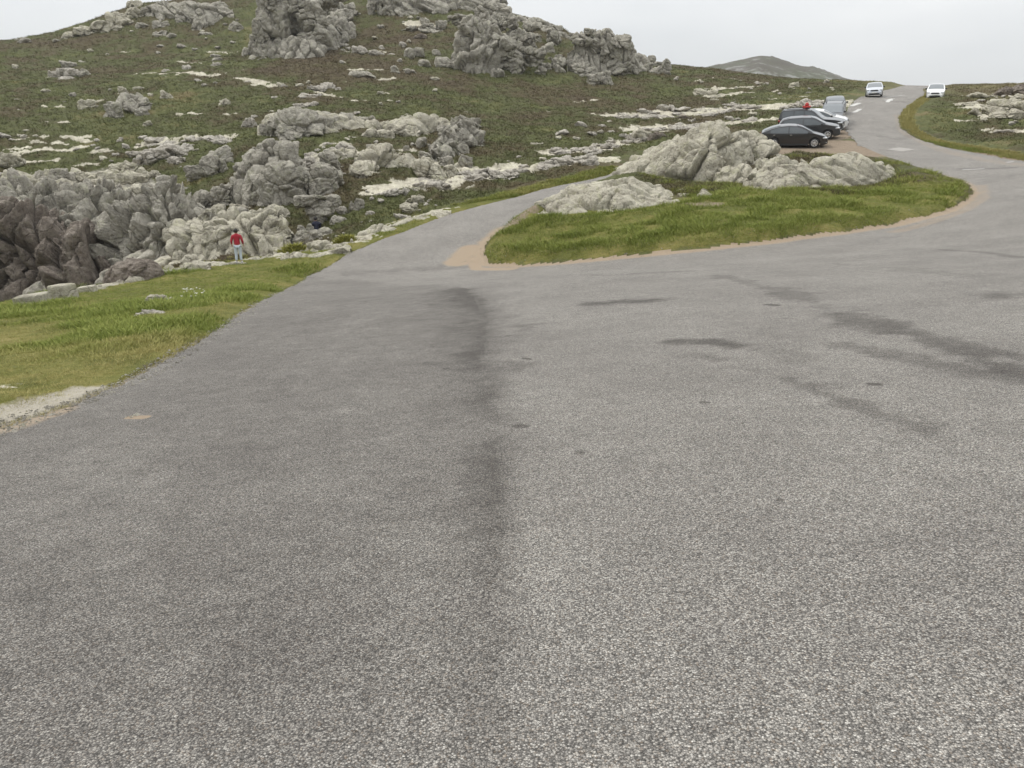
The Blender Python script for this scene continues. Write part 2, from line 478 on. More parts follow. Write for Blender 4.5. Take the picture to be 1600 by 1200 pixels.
ROAD = np.concatenate([np.array([(-20, -10), (-12, 0)]), ROAD_L, np.array([b_end + (4, 6), b_end + (12, 14), b_end + (14.5, 12.5), b_end + (5.5, 2.5)]),
                       ISLAND_IN, np.array([(55, 112), (56, 124), (62, 124), (61.5, 112)]), BANK_R, np.array([(48, 40), (45, 10), (35, -12)])])
ISLAND = np.concatenate([ISLAND_IN[:24], hits((1370, 248), (1290, 250), (1230, 245)), np.array([b_end + (8, 1.0)])])
VERGE = np.concatenate([np.array([(-20, -10), (-12, 0)]), ROAD_L[:13], hits((690, 330), (600, 362), (540, 380), (450, 398), (350, 414), (240, 431), (100, 461), (0, 477), (-150, 500)), np.array([(-40, 15)])])

# where the island's rock stands bare of growth
FOOT = [hits((838, 340), (880, 342), (940, 336), (1005, 327), (1060, 319), (1110, 311), (1060, 305), (1005, 296), (975, 291), (900, 308)),
        hits((952, 277), (1000, 282), (1070, 285), (1110, 289), (1176, 287), (1200, 268), (1222, 248), (1190, 250), (1120, 262), (1010, 262)),
        hits((1160, 294), (1195, 301), (1280, 298), (1365, 291), (1422, 282), (1390, 272), (1280, 270), (1180, 272))]
# ------------------------------------------------------------------ ground sheet (a fan of rings, fine in front)
az = np.concatenate([np.radians(np.arange(-180, -44, 4.0)), np.radians(np.linspace(-43, 43, 1080)), np.radians(np.arange(47, 180, 4.0))])
rr = [0.35]
while rr[-1] < 900:
    r = rr[-1]
    rr.append(r * (1.05 if r < 1.5 else 1.014 if r < 5 else 1.0065 if r < 24 else 1.0045 if r < 168 else 1.03))
rr = np.array(rr)
NA, NR = len(az), len(rr)
AZ, RR = np.meshgrid(az, rr)
gx, gy = (np.sin(AZ) * RR).ravel(), (np.cos(AZ) * RR).ravel()
gz = H(gx, gy)
front = (np.abs(AZ.ravel()) < 0.8) & (RR.ravel() < 185)

def on(mask, fn, fill):
    out = np.full(len(gx), fill, np.float32); out[mask] = fn(gx[mask], gy[mask]); return out
near = (RR.ravel() < 140)
edge_n = np.zeros(len(gx), np.float32)
edge_n[near] = 0.22 * fbm2(gx[near] * 1.3, gy[near] * 1.3, 3, 5, .68)
road_sd = on(near, lambda x, y: poly_sd(x, y, ROAD), 99.0) + edge_n
isl_sd = on(near, lambda x, y: poly_sd(x, y, ISLAND), 99.0)
ver_sd = on(near, lambda x, y: poly_sd(x, y, VERGE), 99.0)

def band(path, w, soft=1.0):
    """1 along a path w metres wide, fading to 0 over another w"""
    d = on(front, lambda x, y: poly_sd(x, y, path, False), 99.0)
    return np.clip(1.0 - (d - w * .5) / (w * soft), 0, 1)
bare = np.zeros(len(gx), np.float32)
BARE = [
 (((965, 184), (1060, 179), (1130, 173), (1220, 167), (1305, 163)), 2.2), (((1000, 203), (1090, 199), (1180, 190)), 2.4), (((860, 241), (930, 236), (1000, 216)), 1.4),
 (((740, 281), (800, 268), (870, 257), (930, 252)), 1.5), (((590, 299), (660, 290), (740, 273), (800, 262)), 1.1), (((160, 120), (230, 117), (290, 115), (330, 120), (378, 112)), .7),
 (((375, 124), (430, 137)), .7), (((235, 226), (290, 221), (345, 217)), 1.3), (((495, 146), (530, 154)), .5), (((1110, 141), (1180, 137)), .8),
 (((1110, 152), (1150, 148)), .8), (((1190, 158), (1290, 152)), .9), (((1520, 152), (1600, 150)), 1.2), (((1535, 168), (1610, 165)), 2.2), (((1560, 184), (1620, 186)), 1.6), (((1535, 205), (1620, 209)), .5),
 (((1500, 190), (1530, 193)), .5),
 (((150, 452), (240, 428), (350, 407), (450, 393), (540, 377), (620, 350), (690, 332)), .8), (((400, 405), (480, 392), (560, 378)), .9),
 (((400, 262), (440, 240)), .6), (((640, 255), (700, 262), (750, 270)), .9), (((560, 238), (640, 240)), .6), (((600, 205), (680, 200)), .7), (((640, 38), (690, 42)), .9),
 (((460, 81), (520, 76)), .7), (((545, 82), (600, 82)), .7), (((0, 245), (60, 238), (130, 232)), .5), (((30, 255), (90, 252)), .4), (((190, 262), (240, 252)), .8),
]
r_b = np.random.RandomState(12)
for reg, cnt in (((30, 80, 380, 200), 16), ((400, 60, 740, 170), 14), ((20, 200, 330, 262), 14), ((460, 215, 720, 300), 14), ((760, 150, 1000, 235), 10), ((1080, 120, 1300, 160), 8)):
    for k in range(cnt * 2 // 3):
        bx, by = r_b.uniform(reg[0], reg[2]), r_b.uniform(reg[1], reg[3]); ln_ = r_b.uniform(6, 26)
        BARE.append((((bx - ln_, by + r_b.uniform(-2, 3)), (bx + ln_, by - r_b.uniform(-2, 4))), r_b.uniform(.25, .5)))
for pth, w in BARE:
    bare = np.maximum(bare, band(hits(*pth), w))
soil = np.zeros(len(gx), np.float32)
for pth, w in [(((1195, 236), (1250, 236), (1310, 230), (1350, 243)), 3.2), (((1250, 243), (1320, 250)), 1.5), (((815, 338), (790, 356)), .8), (((1450, 232), (1540, 243), (1640, 256)), .9), (((1050, 318), (1110, 322)), .6),
               (((-60, 690), (0, 664), (70, 640), (140, 615)), .5), (((1240, 222), (1300, 205), (1312, 185)), 3.0)]:
    soil = np.maximum(soil, band(hits(*pth), w))
CLIFF = np.array([spot(*a)[:2] for a in ((-300, 285, 60), (0, 276, 59.5), (100, 272, 60), (190, 268, 61), (260, 285, 55), (300, 330, 51), (330, 400, 43), (262, 421, 39), (180, 428, 40), (100, 441, 41), (0, 458, 42), (-300, 462, 42))])
cl_sd = on(front, lambda x, y: poly_sd(x, y, CLIFF), 99.0)
cliff = np.clip(.5 - cl_sd * .35, 0, 1)
gn = np.zeros(len(gx), np.float32)
gn[near] = fbm2(gx[near] * .5, gy[near] * .5, 21, 3)
grass = np.maximum(np.clip(.5 - (isl_sd) * .6, 0, 1) * np.clip(1.15 - np.clip((gy - (31 + .02 * gx)) / 9, 0, 1) * .9 + gn * .25, 0, 1), np.clip(.5 - ver_sd * .8, 0, 1))
grass = np.maximum(grass, np.clip(.6 - .3 * on(front, lambda x, y: poly_sd(x, y, BANK_R[1:], False), 99.0), 0, .45))
grass = np.maximum(grass, np.clip(.9 - .4 * on(front, lambda x, y: poly_sd(x, y, ROAD_L[10:], False), 99.0), 0, .9))
fr_ = front & (bare > 0)
rag = fbm2(gx[fr_] * .30 + .2 * gy[fr_], gy[fr_] * .75, 91, 5, .62)
rag2 = fbm2(gx[fr_] * .9, gy[fr_] * 2.2, 95, 3, .6)
bare[fr_] = np.clip(bare[fr_] * 1.15 - .10 + 1.0 * rag + .5 * rag2, 0, 1) * np.clip(bare[fr_] * 4, 0, 1)
bare = bare * (1 - np.clip(.5 - road_sd * 3, 0, 1))

# relief: heath hummocks, broken bedrock, grass tussocks
P3 = np.stack([gx, gy, gz], 1).astype(np.float32)
off = np.zeros((len(gx), 3), np.float32)
wild = front & (road_sd > 0.0)
w_ = wild
hm = np.abs(fbm2(gx[w_] * .55, gy[w_] * .55, 5, 5, .6))
big = fbm2(gx[w_] * .16, gy[w_] * .16, 9, 3)
foot_sd = np.minimum.reduce([on(front, lambda x, y, F_=F_: poly_sd(x, y, F_), 99.0) for F_ in FOOT])
heathy = np.clip(foot_sd[w_] * 1.2, 0, 1) * np.clip(1 - grass[w_] - cliff[w_], 0, 1) * np.clip(1 - bare[w_] * 1.2, .0, 1) * sstep(0, 2.5, road_sd[w_]) * (1 - np.clip(soil[w_] * 1.5, 0, 1))
off[w_, 2] += heathy * (.75 * (.45 - hm) + .25 * big)
off[w_, 2] += grass[w_] * np.clip(foot_sd[w_] * 2, 0, 1) * sstep(0, .6, road_sd[w_]) * (.08 + .10 * fbm2(gx[w_] * 1.4, gy[w_] * 1.4, 31, 3))
isl = front & (isl_sd < .5)
off[isl, 2] += .28 * sstep(0.35, -0.6, isl_sd[isl]) * (1 - sstep(-2.0, -5.0, isl_sd[isl])) * np.clip(foot_sd[isl] * 2, 0, 1)
br = front & (bare > .15) & (cliff < .9)
q = P3[br].copy(); q[:, 0] += .35 * q[:, 1]; q *= (.45, .9, 1.2)
f1, f2, cid = worley3(q, 41)
q2 = P3[br] * (1.5, 2.6, 3.0); g1, g2, cid2 = worley3(q2, 47)
off[br, 2] += sstep(.2, .7, bare[br]) * (.28 * (cid - .35) + .12 * (cid2 - .4) - .15 * np.exp(-(f2 - f1) * 12))
ck = front & (cliff > .05)
q = P3[ck].copy(); wob = np.stack([fbm3(q * .5, 51), fbm3(q * .5, 52), fbm3(q * .5, 53)], 1)
q = q + .8 * wob
# joints run steeply and lean to the right, as in the cove's far wall
lean = np.stack([q[:, 0] * .9 - q[:, 2] * .35, q[:, 1] * .8, q[:, 2] * .55 + q[:, 0] * .2], 1)
f1, f2, cid = worley3(lean * .38, 61)
g1, g2, cid2 = worley3(lean * 1.05, 67)
amt = sstep(.2, .8, cliff[ck])
dd = amt * (2.1 * (cid - .5) + .7 * (1 - f1) - .9 * np.exp(-(f2 - f1) * 9) + .55 * (cid2 - .5) - .28 * np.exp(-(g2 - g1) * 9) + .35 * fbm3(q * 1.3, 71, 4, .6))
off[ck] += dd[:, None] * np.array([.1, -.72, .55], np.float32)
V = P3 + off
V[~wild & (road_sd <= 0.02), 2] += 0.0

# tyre marks, patched seam and oil on the tarmac (albedo of the surface itself)
stain = np.zeros(len(gx), np.float32)
rd = front & (road_sd < .5)
x_, y_ = gx[rd], gy[rd]
sn1, sn2 = fbm2(x_ * .9, y_ * .9, 81, 4, .6), fbm2(x_ * 3.1, y_ * 3.1, 83, 4, .6)
st = np.zeros(len(x_), np.float32)
def streak(pts, w0, w1, k, soft=1.0, ragged=.5):
    """dark streak along a path, width from w0 at its start to w1 at its end"""
    global st
    pth = hits(*pts)
    best = np.zeros(len(x_), np.float32)
    m_ = len(pth) - 1
    for i in range(m_):
        d = poly_sd(x_, y_, pth[i:i + 2], False)
        w = w0 + (w1 - w0) * (i + .5) / m_
        best = np.maximum(best, np.clip(1.15 * (1 - (d + 1.4 * ragged * w * (sn1 + .8 * sn2)) / w), 0, 1) ** soft)
    st = np.maximum(st, k * best)
streak(((720, 470), (725, 520), (730, 580), (735, 640)), .9, .4, .5, 1.0, .8)
streak(((545, 470), (505, 500), (480, 540), (440, 600), (420, 640)), 1.0, .35, .5, 1, .8)
streak(((600, 500), (560, 530), (520, 560)), .6, .4, .5, 1, .8)
streak(((590, 512), (660, 492), (740, 468)), .5, .5, .5, 1, .8)
streak(((560, 575), (590, 600), (570, 630)), .4, .3, .4, 1, .8)
streak(((700, 620), (600, 700), (470, 780)), .5, .5, .28, 1, .9)
streak(((300, 610), (240, 690), (200, 780)), .4, .3, .3, 1, .9)
streak(((935, 474), (1015, 469)), .42, .42, .95, .7, .5)
streak(((1065, 533), (1100, 533), (1145, 540)), .26, .22, .9, .8, .5)
streak(((1085, 555), (1130, 560)), .22, .22, .5, .8, .7)
streak(((1150, 574), (1220, 588), (1300, 620), (1380, 650), (1480, 690)), .17, .17, .6, 1, 1.1)
streak(((1120, 430), (1220, 456), (1290, 478)), .3, .3, .5, 1, 1.0)
streak(((1280, 480), (1320, 494), (1380, 514), (1450, 528), (1520, 552), (1600, 585)), .40, .24, .8, .9, .9)
streak(((1330, 500), (1420, 520), (1500, 536), (1600, 560)), .22, .2, .7, .8, 1.0)
streak(((1320, 540), (1400, 555), (1500, 575), (1600, 600)), .22, .22, .5, 1, 1.1)
streak(((1560, 462), (1590, 466)), .5, .5, .6, 1, .6)
streak(((1200, 540), (1240, 560)), .3, .3, .3, 1, .8)
streak(((1470, 390), (1540, 394), (1600, 403)), .22, .22, .6, 1, .5)
streak(((1300, 412), (1420, 420), (1520, 430)), .4, .4, .25, 1, .9)
streak(((1375, 213), (1400, 217), (1430, 213)), .7, .7, .45, 1, .7)
streak(((1500, 264), (1580, 262)), .35, .35, .7, 1, .4)
streak(((850, 430), (960, 430), (1060, 424)), .35, .35, .28, 1, .9)
streak(((560, 425), (640, 420), (730, 418)), .6, .6, .3, 1, .9)
streak(((1390, 158), (1420, 160)), 1.2, 1.2, .4, 1, .7)
for (a, b, s_) in ((903, 706, .045), (1222, 784, .028), (1370, 818, .028), (1560, 846, .02), (823, 560, .06), (813, 665, .04), (698, 576, .05), (1368, 600, .05), (1100, 628, .05), (1208, 476, .12)):
    streak(((a - 5, b), (a + 6, b + 1)), s_ * .6, s_ * .6, 1.5, .5, .9)
# left of the seam the older lane is darker
lane = np.concatenate([ROAD_L[2:9], hits((600, 440), (735, 452), (757, 500), (757, 580), (775, 680), (785, 780), (775, 950), (770, 1190)), np.array([(-6, 0), (-8, 3)])])
lsd = poly_sd(x_, y_, lane)
st = np.maximum(st, .40 * sstep(.5, -.6, lsd + .5 * sn1) * np.clip(1.05 + .9 * sn1, 0, 1))
seam = hits((735, 452), (752, 475), (757, 505), (753, 540), (755, 580), (765, 625), (778, 680), (787, 750), (783, 840), (776, 950), (770, 1060), (766, 1190))
sdist = poly_sd(x_, y_, seam, False)
side = np.where(lsd < 0, -sdist, sdist) + (.05 + .012 * y_) * sn2 + .02 * y_ * sn1
sw = np.clip(.10 + .075 * y_, .1, 1.1)
st = np.maximum(st, np.clip(.70 + .035 * y_, 0, 1.1) * (.42 + .58 * sstep(1.6, 4.5, y_)) * (.85 + .6 * sn1 + .25 * sn2) * np.where(side < 0, np.exp(side / sw), np.exp(-side / (.06 + .012 * y_))))
stain[rd] = st
sand = np.zeros(len(gx), np.float32)
tip = ISLAND_IN[4:21]
dsand = on(front, lambda x, y: poly_sd(x, y, tip, False), 99.0)
sand = np.clip(1.0 - dsand / .85, 0, 1) * (1.0 - .35 * sstep(14, 24, gx))
for pth, w, k in [(hits((738, 404), (745, 420), (800, 420)), .3, .7), (hits((715, 410), (735, 390)), .6, .85), (hits((1530, 290), (1533, 310), (1490, 335), (1400, 362)), .5, .42), (hits((1405, 180), (1412, 205), (1470, 234), (1600, 258)), .7, .35),
                  (ROAD_L[:12], .14, .42), (hits((0, 668), (70, 645)), .3, .9), (hits((205, 652), (225, 652)), .06, 1.2)]:
    sand = np.maximum(sand, k * band(pth, w))

# split the sheet: tarmac / everything else
idx = np.arange(NA * NR).reshape(NR, NA)
nxt = np.roll(np.arange(NA), -1)
quads = np.stack([idx[:-1, :], idx[1:, :], idx[1:, nxt], idx[:-1, nxt]], -1).reshape(-1, 4)[:, ::-1]
fsd = road_sd[quads].max(1)
isr = fsd < 0.05
def sub(quads_, V_, attrs, name, mat, dz=0.0):
    used = np.zeros(len(V_), bool); used[quads_.ravel()] = True
    remap = np.cumsum(used) - 1
    Vs = V_[used].copy(); Vs[:, 2] += dz
    return mesh_np(name, Vs, remap[quads_], mat, True, {k: a[used] for k, a in attrs.items()})
keep = fsd > -0.6                                # the ground runs a little way under the tarmac's edge
Vg = V.copy(); Vg[road_sd <= 0.05, 2] -= 0.05
ground = tag(sub(quads[keep], Vg, {'grass': grass, 'soil': soil, 'bare': bare, 'cliff': cliff}, 'ground', MAT['ground']), 'heath covered hillside and headland ground', 'terrain', kind='structure')
rim = np.where(road_sd > -.12, -.03, 0.0).astype(np.float32)
Vr = V.copy(); Vr[:, 2] += rim
road = tag(sub(quads[isr], Vr, {'stain': stain, 'sand': sand}, 'road', MAT['asphalt']), 'worn grey chip-sealed tarmac road and junction', 'road', kind='structure')
cm = bpy.data.meshes.new('road_centre')
def Hs(x, y):
    """surface height with relief, from the sheet itself"""
    x = np.atleast_1d(np.asarray(x, float)); y = np.atleast_1d(np.asarray(y, float))
    a = np.arctan2(x, y); r = np.hypot(x, y)
    fi = np.interp(r, rr, np.arange(NR)); fj = np.interp(a, az, np.arange(NA))
    i = np.clip(fi.astype(int), 0, NR - 2); j = np.clip(fj.astype(int), 0, NA - 2)
    ti, tj = fi - i, fj - j
    Z = V[:, 2].reshape(NR, NA)
    return (1 - ti) * (1 - tj) * Z[i, j] + (1 - ti) * tj * Z[i, j + 1] + ti * (1 - tj) * Z[i + 1, j] + ti * tj * Z[i + 1, j + 1]
def attr_at(A, x, y):
    a = np.arctan2(x, y); r = np.hypot(x, y)
    i = np.clip(np.rint(np.interp(r, rr, np.arange(NR))).astype(int), 0, NR - 1); j = np.clip(np.rint(np.interp(a, az, np.arange(NA))).astype(int), 0, NA - 1)
    return A.reshape(NR, NA)[i, j]
bpy.data.meshes.remove(cm)
# ------------------------------------------------------------------ rocks
_CS = {}
def cube_sphere(n):
    if n in _CS: return _CS[n]
    t = np.tan(np.linspace(-math.pi / 4, math.pi / 4, n + 1))
    A, B = np.meshgrid(t, t, indexing='ij')
    vs, fs, o = [], [], 0
    for ax in range(3):
        for s in (-1, 1):
            p = np.zeros((n + 1, n + 1, 3)); p[..., ax] = s
            p[..., (ax + 1) % 3] = A; p[..., (ax + 2) % 3] = B
            i = np.arange((n + 1) ** 2).reshape(n + 1, n + 1) + o
            q = np.stack([i[:-1, :-1], i[1:, :-1], i[1:, 1:], i[:-1, 1:]], -1).reshape(-1, 4)
            fs.append(q if s > 0 else q[:, ::-1]); vs.append(p.reshape(-1, 3)); o += (n + 1) ** 2
    v = np.concatenate(vs); f = np.concatenate(fs)
    key = np.round(v, 5)
    u, inv = np.unique(key, axis=0, return_inverse=True)
    inv = inv.ravel()
    u = u / np.linalg.norm(u, axis=1, keepdims=True)
    _CS[n] = (u, inv[f])
    return _CS[n]

def block(size, seed, n=26, e=3.8, cuts=9, rough=.075, crack=.06, flat=0.0):
    """one weathered granite block about size (x, y, z) metres, centred at the origin"""
    rng = np.random.RandomState(seed * 7 + 3)
    d, f = cube_sphere(n)
    size = np.array(size, float); h = size / 2
    r = (np.abs(d) ** e).sum(1) ** (-1 / e)
    for k in range(cuts):
        nv = rng.normal(size=3); nv[2] *= .8; nv /= np.linalg.norm(nv)
        c = rng.uniform(.60, .92)
        dn = d @ nv
        lim = np.where(dn > .05, c / np.maximum(dn, .05), 99)
        k_ = 30.0
        r = -np.log(np.exp(-k_ * r) + np.exp(-k_ * np.minimum(lim, 6))) / k_
    r = r / np.percentile(r, 70) * 1.02
    p = d * r[:, None] * h
    m = size.mean()
    q = p + rng.uniform(-90, 90, 3)
    p = p + d * (rough * m * (fbm3(q * (1.6 / m), seed, 4, .55) + .55 * fbm3(q * (5.5 / m), seed + 5, 3, .6) + .3 * fbm3(q * (15.0 / m), seed + 7, 2, .6)))[:, None]
    if crack:
        crack = crack * 1.6
        R = np.array(Euler(tuple(rng.uniform(-.5, .5, 3))).to_matrix())
        w = (q + .12 * m * np.stack([fbm3(q * 2 / m, seed + 11, 2), fbm3(q * 2 / m, seed + 12, 2), fbm3(q * 2 / m, seed + 13, 2)], 1)) @ R
        f1, f2, cid, tl = worley3(w * np.array([1.5, 1.5, 1.9]) / m, seed + 17, True)
        p = p + d * (m * crack * ((cid - .5) * .9 + 1.3 * tl - 1.3 * np.exp(-(f2 - f1) * 20)))[:, None]
        f1, f2, cid, tl = worley3(w * np.array([3.6, 3.6, 4.6]) / m, seed + 23, True)
        p = p + d * (m * crack * .45 * ((cid - .5) + 1.2 * tl - .9 * np.exp(-(f2 - f1) * 14)))[:, None]
    return p, f

_seed = [100]
def place_block(px0, py0, px1, py1, D, base_py=None, doff=0.0, dfac=.8, tilt=None, **kw):
    _seed[0] += 1
    sd = _seed[0]; rng = np.random.RandomState(sd)
    sunk = 0.0
    h_px = py1 - py0
    if base_py is not None and py1 >= base_py - 5: sunk = .28 * h_px
    P = spot((px0 + px1) / 2, (py0 + py1 + sunk) / 2, D + doff)
    s = depth_of(P) / F
    w, hgt = (px1 - px0) * s * 1.06, (h_px + sunk) * s * 1.06
    dep = dfac * max(.6 * w, min(w, 1.3 * hgt))
    n = int(np.clip((px1 - px0 + h_px) * .55, 10, 54))
    v, f = block((w, dep, hgt), sd, n, **kw)
    R = np.array(Euler((rng.uniform(-.08, .08), rng.uniform(-.08, .08) if tilt is None else math.radians(tilt), rng.uniform(-.35, .35))).to_matrix())
    P = P + np.array([0, dep * .22, 0])
    return v @ R.T + P, f

def join(parts):
    vs, fs, o = [], [], 0
    for v, f in parts:
        vs.append(v); fs.append(f + o); o += len(v)
    return np.concatenate(vs), np.concatenate(fs)
def rooted(name, V_, F_, mat, **kw):
    c = np.array([V_[:, 0].mean(), V_[:, 1].mean(), V_[:, 2].min()])
    o = mesh_np(name, V_ - c, F_, mat, True, **kw); o.location = c
    return o

ORD = ('leftmost', 'second from left', 'third from left', 'fourth from left', 'fifth from left', 'sixth from left', 'seventh from left', 'eighth from left', 'ninth from left', 'tenth from left')
NUM = ('', 'one', 'two', 'three', 'four', 'five', 'six', 'seven', 'eight', 'nine', 'ten')
def as_outcrop(name, label, mat, parts, cat, group):
    if len(parts) == 1:
        return tag(rooted(name, *parts[0], MAT[mat]), label, cat, group)
    allv = np.concatenate([v for v, f in parts])
    root = bpy.data.objects.new(name, None); COL.objects.link(root)
    c = np.array([allv[:, 0].mean(), allv[:, 1].mean(), allv[:, 2].min()])
    root.location = c
    tag(root, label, cat, group)
    for v, f in parts:
        b = v.mean(0)
        o = mesh_np('block', v - b, f, MAT[mat], True); o.parent = root; o.location = b - c
    return root
def as_boulders(name, phrase, mat, boxes, parts, cat):
    order = np.argsort([b[0] + b[2] for b in boxes])
    for k, i in enumerate(order):
        assert len(phrase.split()) <= 10, phrase
        lab = ('rightmost' if k == len(order) - 1 else ORD[k]) + ' of the ' + NUM[len(order)] + ' ' + phrase
        tag(rooted(name, *parts[i], MAT[mat]), lab, cat, phrase)

def outcrop(name, label, mat, base, blocks, cat='rock', group=None, **kw):
    """a rock or a crag: blocks given as the box each fills when seen from the survey point, on the ground at `base`"""
    D = hit(*base)[1]
    parts = []
    for b in blocks:
        o = b[4] if len(b) > 4 else {}
        k = dict(kw); k.update(o)
        parts.append(place_block(*b[:4], D, base[1], **k))
    return as_outcrop(name, label, mat, parts, cat, group)

def auto_blocks(x0, y0, x1, y1, k, seed, wpx, hpx, jit=.4):
    """k boxes spread over a box, larger first"""
    rng = np.random.RandomState(seed)
    out = []
    for i in range(k):
        s = rng.uniform(1 - jit, 1 + jit)
        w, h = wpx * s, hpx * s * rng.uniform(.8, 1.2)
        cx = rng.uniform(x0 + w * .4, x1 - w * .4) if x1 - x0 > w else (x0 + x1) / 2
        cy = rng.uniform(y0 + h * .4, y1 - h * .4) if y1 - y0 > h else (y0 + y1) / 2
        out.append((cx - w / 2, cy - h / 2, cx + w / 2, cy + h / 2))
    return out

def field_outcrop(name, label, mat, boxes, cat='rock outcrop', group=None, loose=False, **kw):
    """an outcrop whose blocks each sit on the ground where they are seen; loose boulders are things of their own"""
    parts = []
    for b in boxes:
        D = hit((b[0] + b[2]) / 2, b[3])[1]
        parts.append(place_block(*b[:4], D, b[3], **kw))
    if loose:
        return as_boulders(name, label, mat, boxes, parts, cat)
    return as_outcrop(name, label, mat, parts, cat, group)

def fracture(p, seed, scale, lean, amp, fine=1.0):
    """displacement of jointed bedrock: leaning slabs with cracks between"""
    ax, az_ = lean
    w = p + .35 / scale * .35 * np.stack([fbm3(p * scale * .9, seed + 1, 3), fbm3(p * scale * .9, seed + 2, 3), fbm3(p * scale * .9, seed + 3, 3)], 1)
    u = w[:, 0] * math.cos(ax) + w[:, 2] * math.sin(ax)
    t = -w[:, 0] * math.sin(ax) + w[:, 2] * math.cos(ax)
    q = np.stack([u * 1.0, w[:, 1] * .55, t * .35 + w[:, 1] * az_], 1) * scale
    f1, f2, cid, tl = worley3(q, seed, True)
    d = .6 * (cid - .5) + .62 * tl - .8 * np.exp(-(f2 - f1) * 24)
    f1, f2, cid, tl = worley3(q * 2.7 + 9, seed + 5, True)
    d = d + fine * (.28 * (cid - .5) + .36 * tl - .28 * np.exp(-(f2 - f1) * 14))
    d = d + fine * .34 * fbm3(p * scale * np.array([2.2, 2.2, 3.4]), seed + 9, 6, .68)
    return amp * d

def ridge(name, label, mat, pts, depth, seed, scale=.5, lean=(.9, .3), amp=.5, steep=.75, nu=200, nv=70, fine=1.0, cat='rock outcrop', crest=.42, sink=.45, group=None, toe=0.0, footD=None):
    """a whaleback of bedrock: pts are (x, top y, foot y) as surveyed; depth in metres from foot to back"""
    pts = np.array(pts, float)
    xs = np.linspace(pts[0, 0], pts[-1, 0], 41)
    foot = np.array([hit(x, np.interp(x, pts[:, 0], pts[:, 2])) if footD is None else spot(x, np.interp(x, pts[:, 0], pts[:, 2]), footD) for x in xs])
    rng = np.random.RandomState(seed)
    u = np.linspace(0, 1, nu); t = np.linspace(0, 1, nv)
    FX, FY = np.interp(u, np.linspace(0, 1, 41), foot[:, 0]), np.interp(u, np.linspace(0, 1, 41), foot[:, 1])
    px = xs[0] + (xs[-1] - xs[0]) * u
    ytop = np.interp(px, pts[:, 0], pts[:, 1])
    taper = np.sqrt(np.clip(np.minimum(u, 1 - u) * 9, 0.04, 1))
    dep = depth * taper
    cr = np.array([spot(a, b, c) for a, b, c in zip(px, ytop, FY + dep * crest)])
    G = np.zeros((nu, nv, 3))
    for j, tt in enumerate(t):
        if tt <= .5:
            k = tt / .5
            x = FX + (cr[:, 0] - FX) * k; y = FY + dep * crest * k
            g = H(x, y) - sink
            g0 = H(FX, FY) - sink
            z = g0 + (cr[:, 2] - g0) * (math.sin(k * math.pi / 2) ** steep)
            z = z - toe * (1 - k) * k * 4
        else:
            k = (tt - .5) / .5
            y = FY + dep * (crest + (1 - crest) * k); x = cr[:, 0] * (y / cr[:, 1])
            g = H(x, y) - sink
            z = g + (cr[:, 2] - g) * (math.cos(k * math.pi / 2) ** .8 if k < 1 else 0)
        G[:, j, 0], G[:, j, 1], G[:, j, 2] = x, y, z
    du = np.gradient(G, axis=0); dv = np.gradient(G, axis=1)
    N = np.cross(du, dv); N /= np.linalg.norm(N, axis=2, keepdims=True) + 1e-9
    p = G.reshape(-1, 3)
    d = fracture(p, seed, scale, lean, amp, fine)
    wgt = np.repeat(np.clip(np.minimum(u, 1 - u) * 30, .15, 1)[:, None], nv, 1).ravel()
    p = p + N.reshape(-1, 3) * (d * wgt)[:, None]
    i = np.arange(nu * nv).reshape(nu, nv)
    f = np.stack([i[:-1, :-1], i[1:, :-1], i[1:, 1:], i[:-1, 1:]], -1).reshape(-1, 4)
    return tag(rooted(name, p, f, MAT[mat]), label, cat, group)

# --- the island's rock mounds
mound = ridge('rock_outcrop', 'tall pale granite mound with leaning cracks rising from the grass island', 'pale',
      [(948, 276, 277), (965, 262, 279), (985, 248, 279), (1008, 236, 281), (1030, 220, 281), (1050, 211, 282), (1068, 208, 283), (1074, 200, 284), (1090, 197, 284), (1108, 196, 284), (1122, 198, 282),
       (1128, 205, 280), (1140, 204, 276), (1146, 209, 272), (1158, 206, 266), (1172, 207, 262), (1184, 213, 258), (1192, 217, 254), (1200, 222, 252), (1210, 232, 250), (1222, 243, 250)], 7.5, 201,
      scale=.42, lean=(-.55, .2), amp=.78, steep=.62, nu=330, nv=120, crest=.36)
ridge('rock_outcrop', 'low flat pale slab at the foot of the tall granite mound', 'pale',
      [(1088, 272, 276), (1100, 264, 283), (1125, 259, 287), (1150, 258, 288), (1168, 259, 287), (1176, 266, 284)], 2.6, 203, scale=.8, lean=(.2, .3), amp=.28, steep=.5, nu=120, nv=50)
ridge('rock_outcrop', 'long low lumpy pale outcrop running right from the mound below the parked cars', 'pale',
      [(1160, 284, 294), (1172, 268, 299), (1180, 256, 300), (1195, 250, 300), (1215, 245, 300), (1238, 247, 300), (1255, 246, 299), (1280, 250, 298), (1310, 251, 297), (1340, 251, 294), (1365, 251, 290), (1385, 256, 285), (1405, 266, 281), (1424, 280, 282)], 6.5, 204,
      scale=.62, lean=(1.0, .35), amp=.44, steep=.72, nu=300, nv=100, crest=.42)
ridge('rock_outcrop', 'broad pale knobbly outcrop on the near left of the grass island', 'pale',
      [(826, 335, 340), (840, 323, 343), (860, 310, 343), (885, 299, 340), (910, 293, 337), (940, 285, 335), (968, 280, 332), (985, 280, 330), (1005, 288, 326), (1018, 292, 322), (1045, 296, 320), (1075, 301, 316), (1112, 304, 310)], 6.0, 205,
      scale=.85, lean=(1.2, .3), amp=.36, steep=.62, nu=300, nv=100, crest=.55, sink=.2)
outcrop('boulder', 'small pale stone at the left tip of the knobbly island outcrop', 'pale', (848, 340), [(836, 333, 862, 342)])

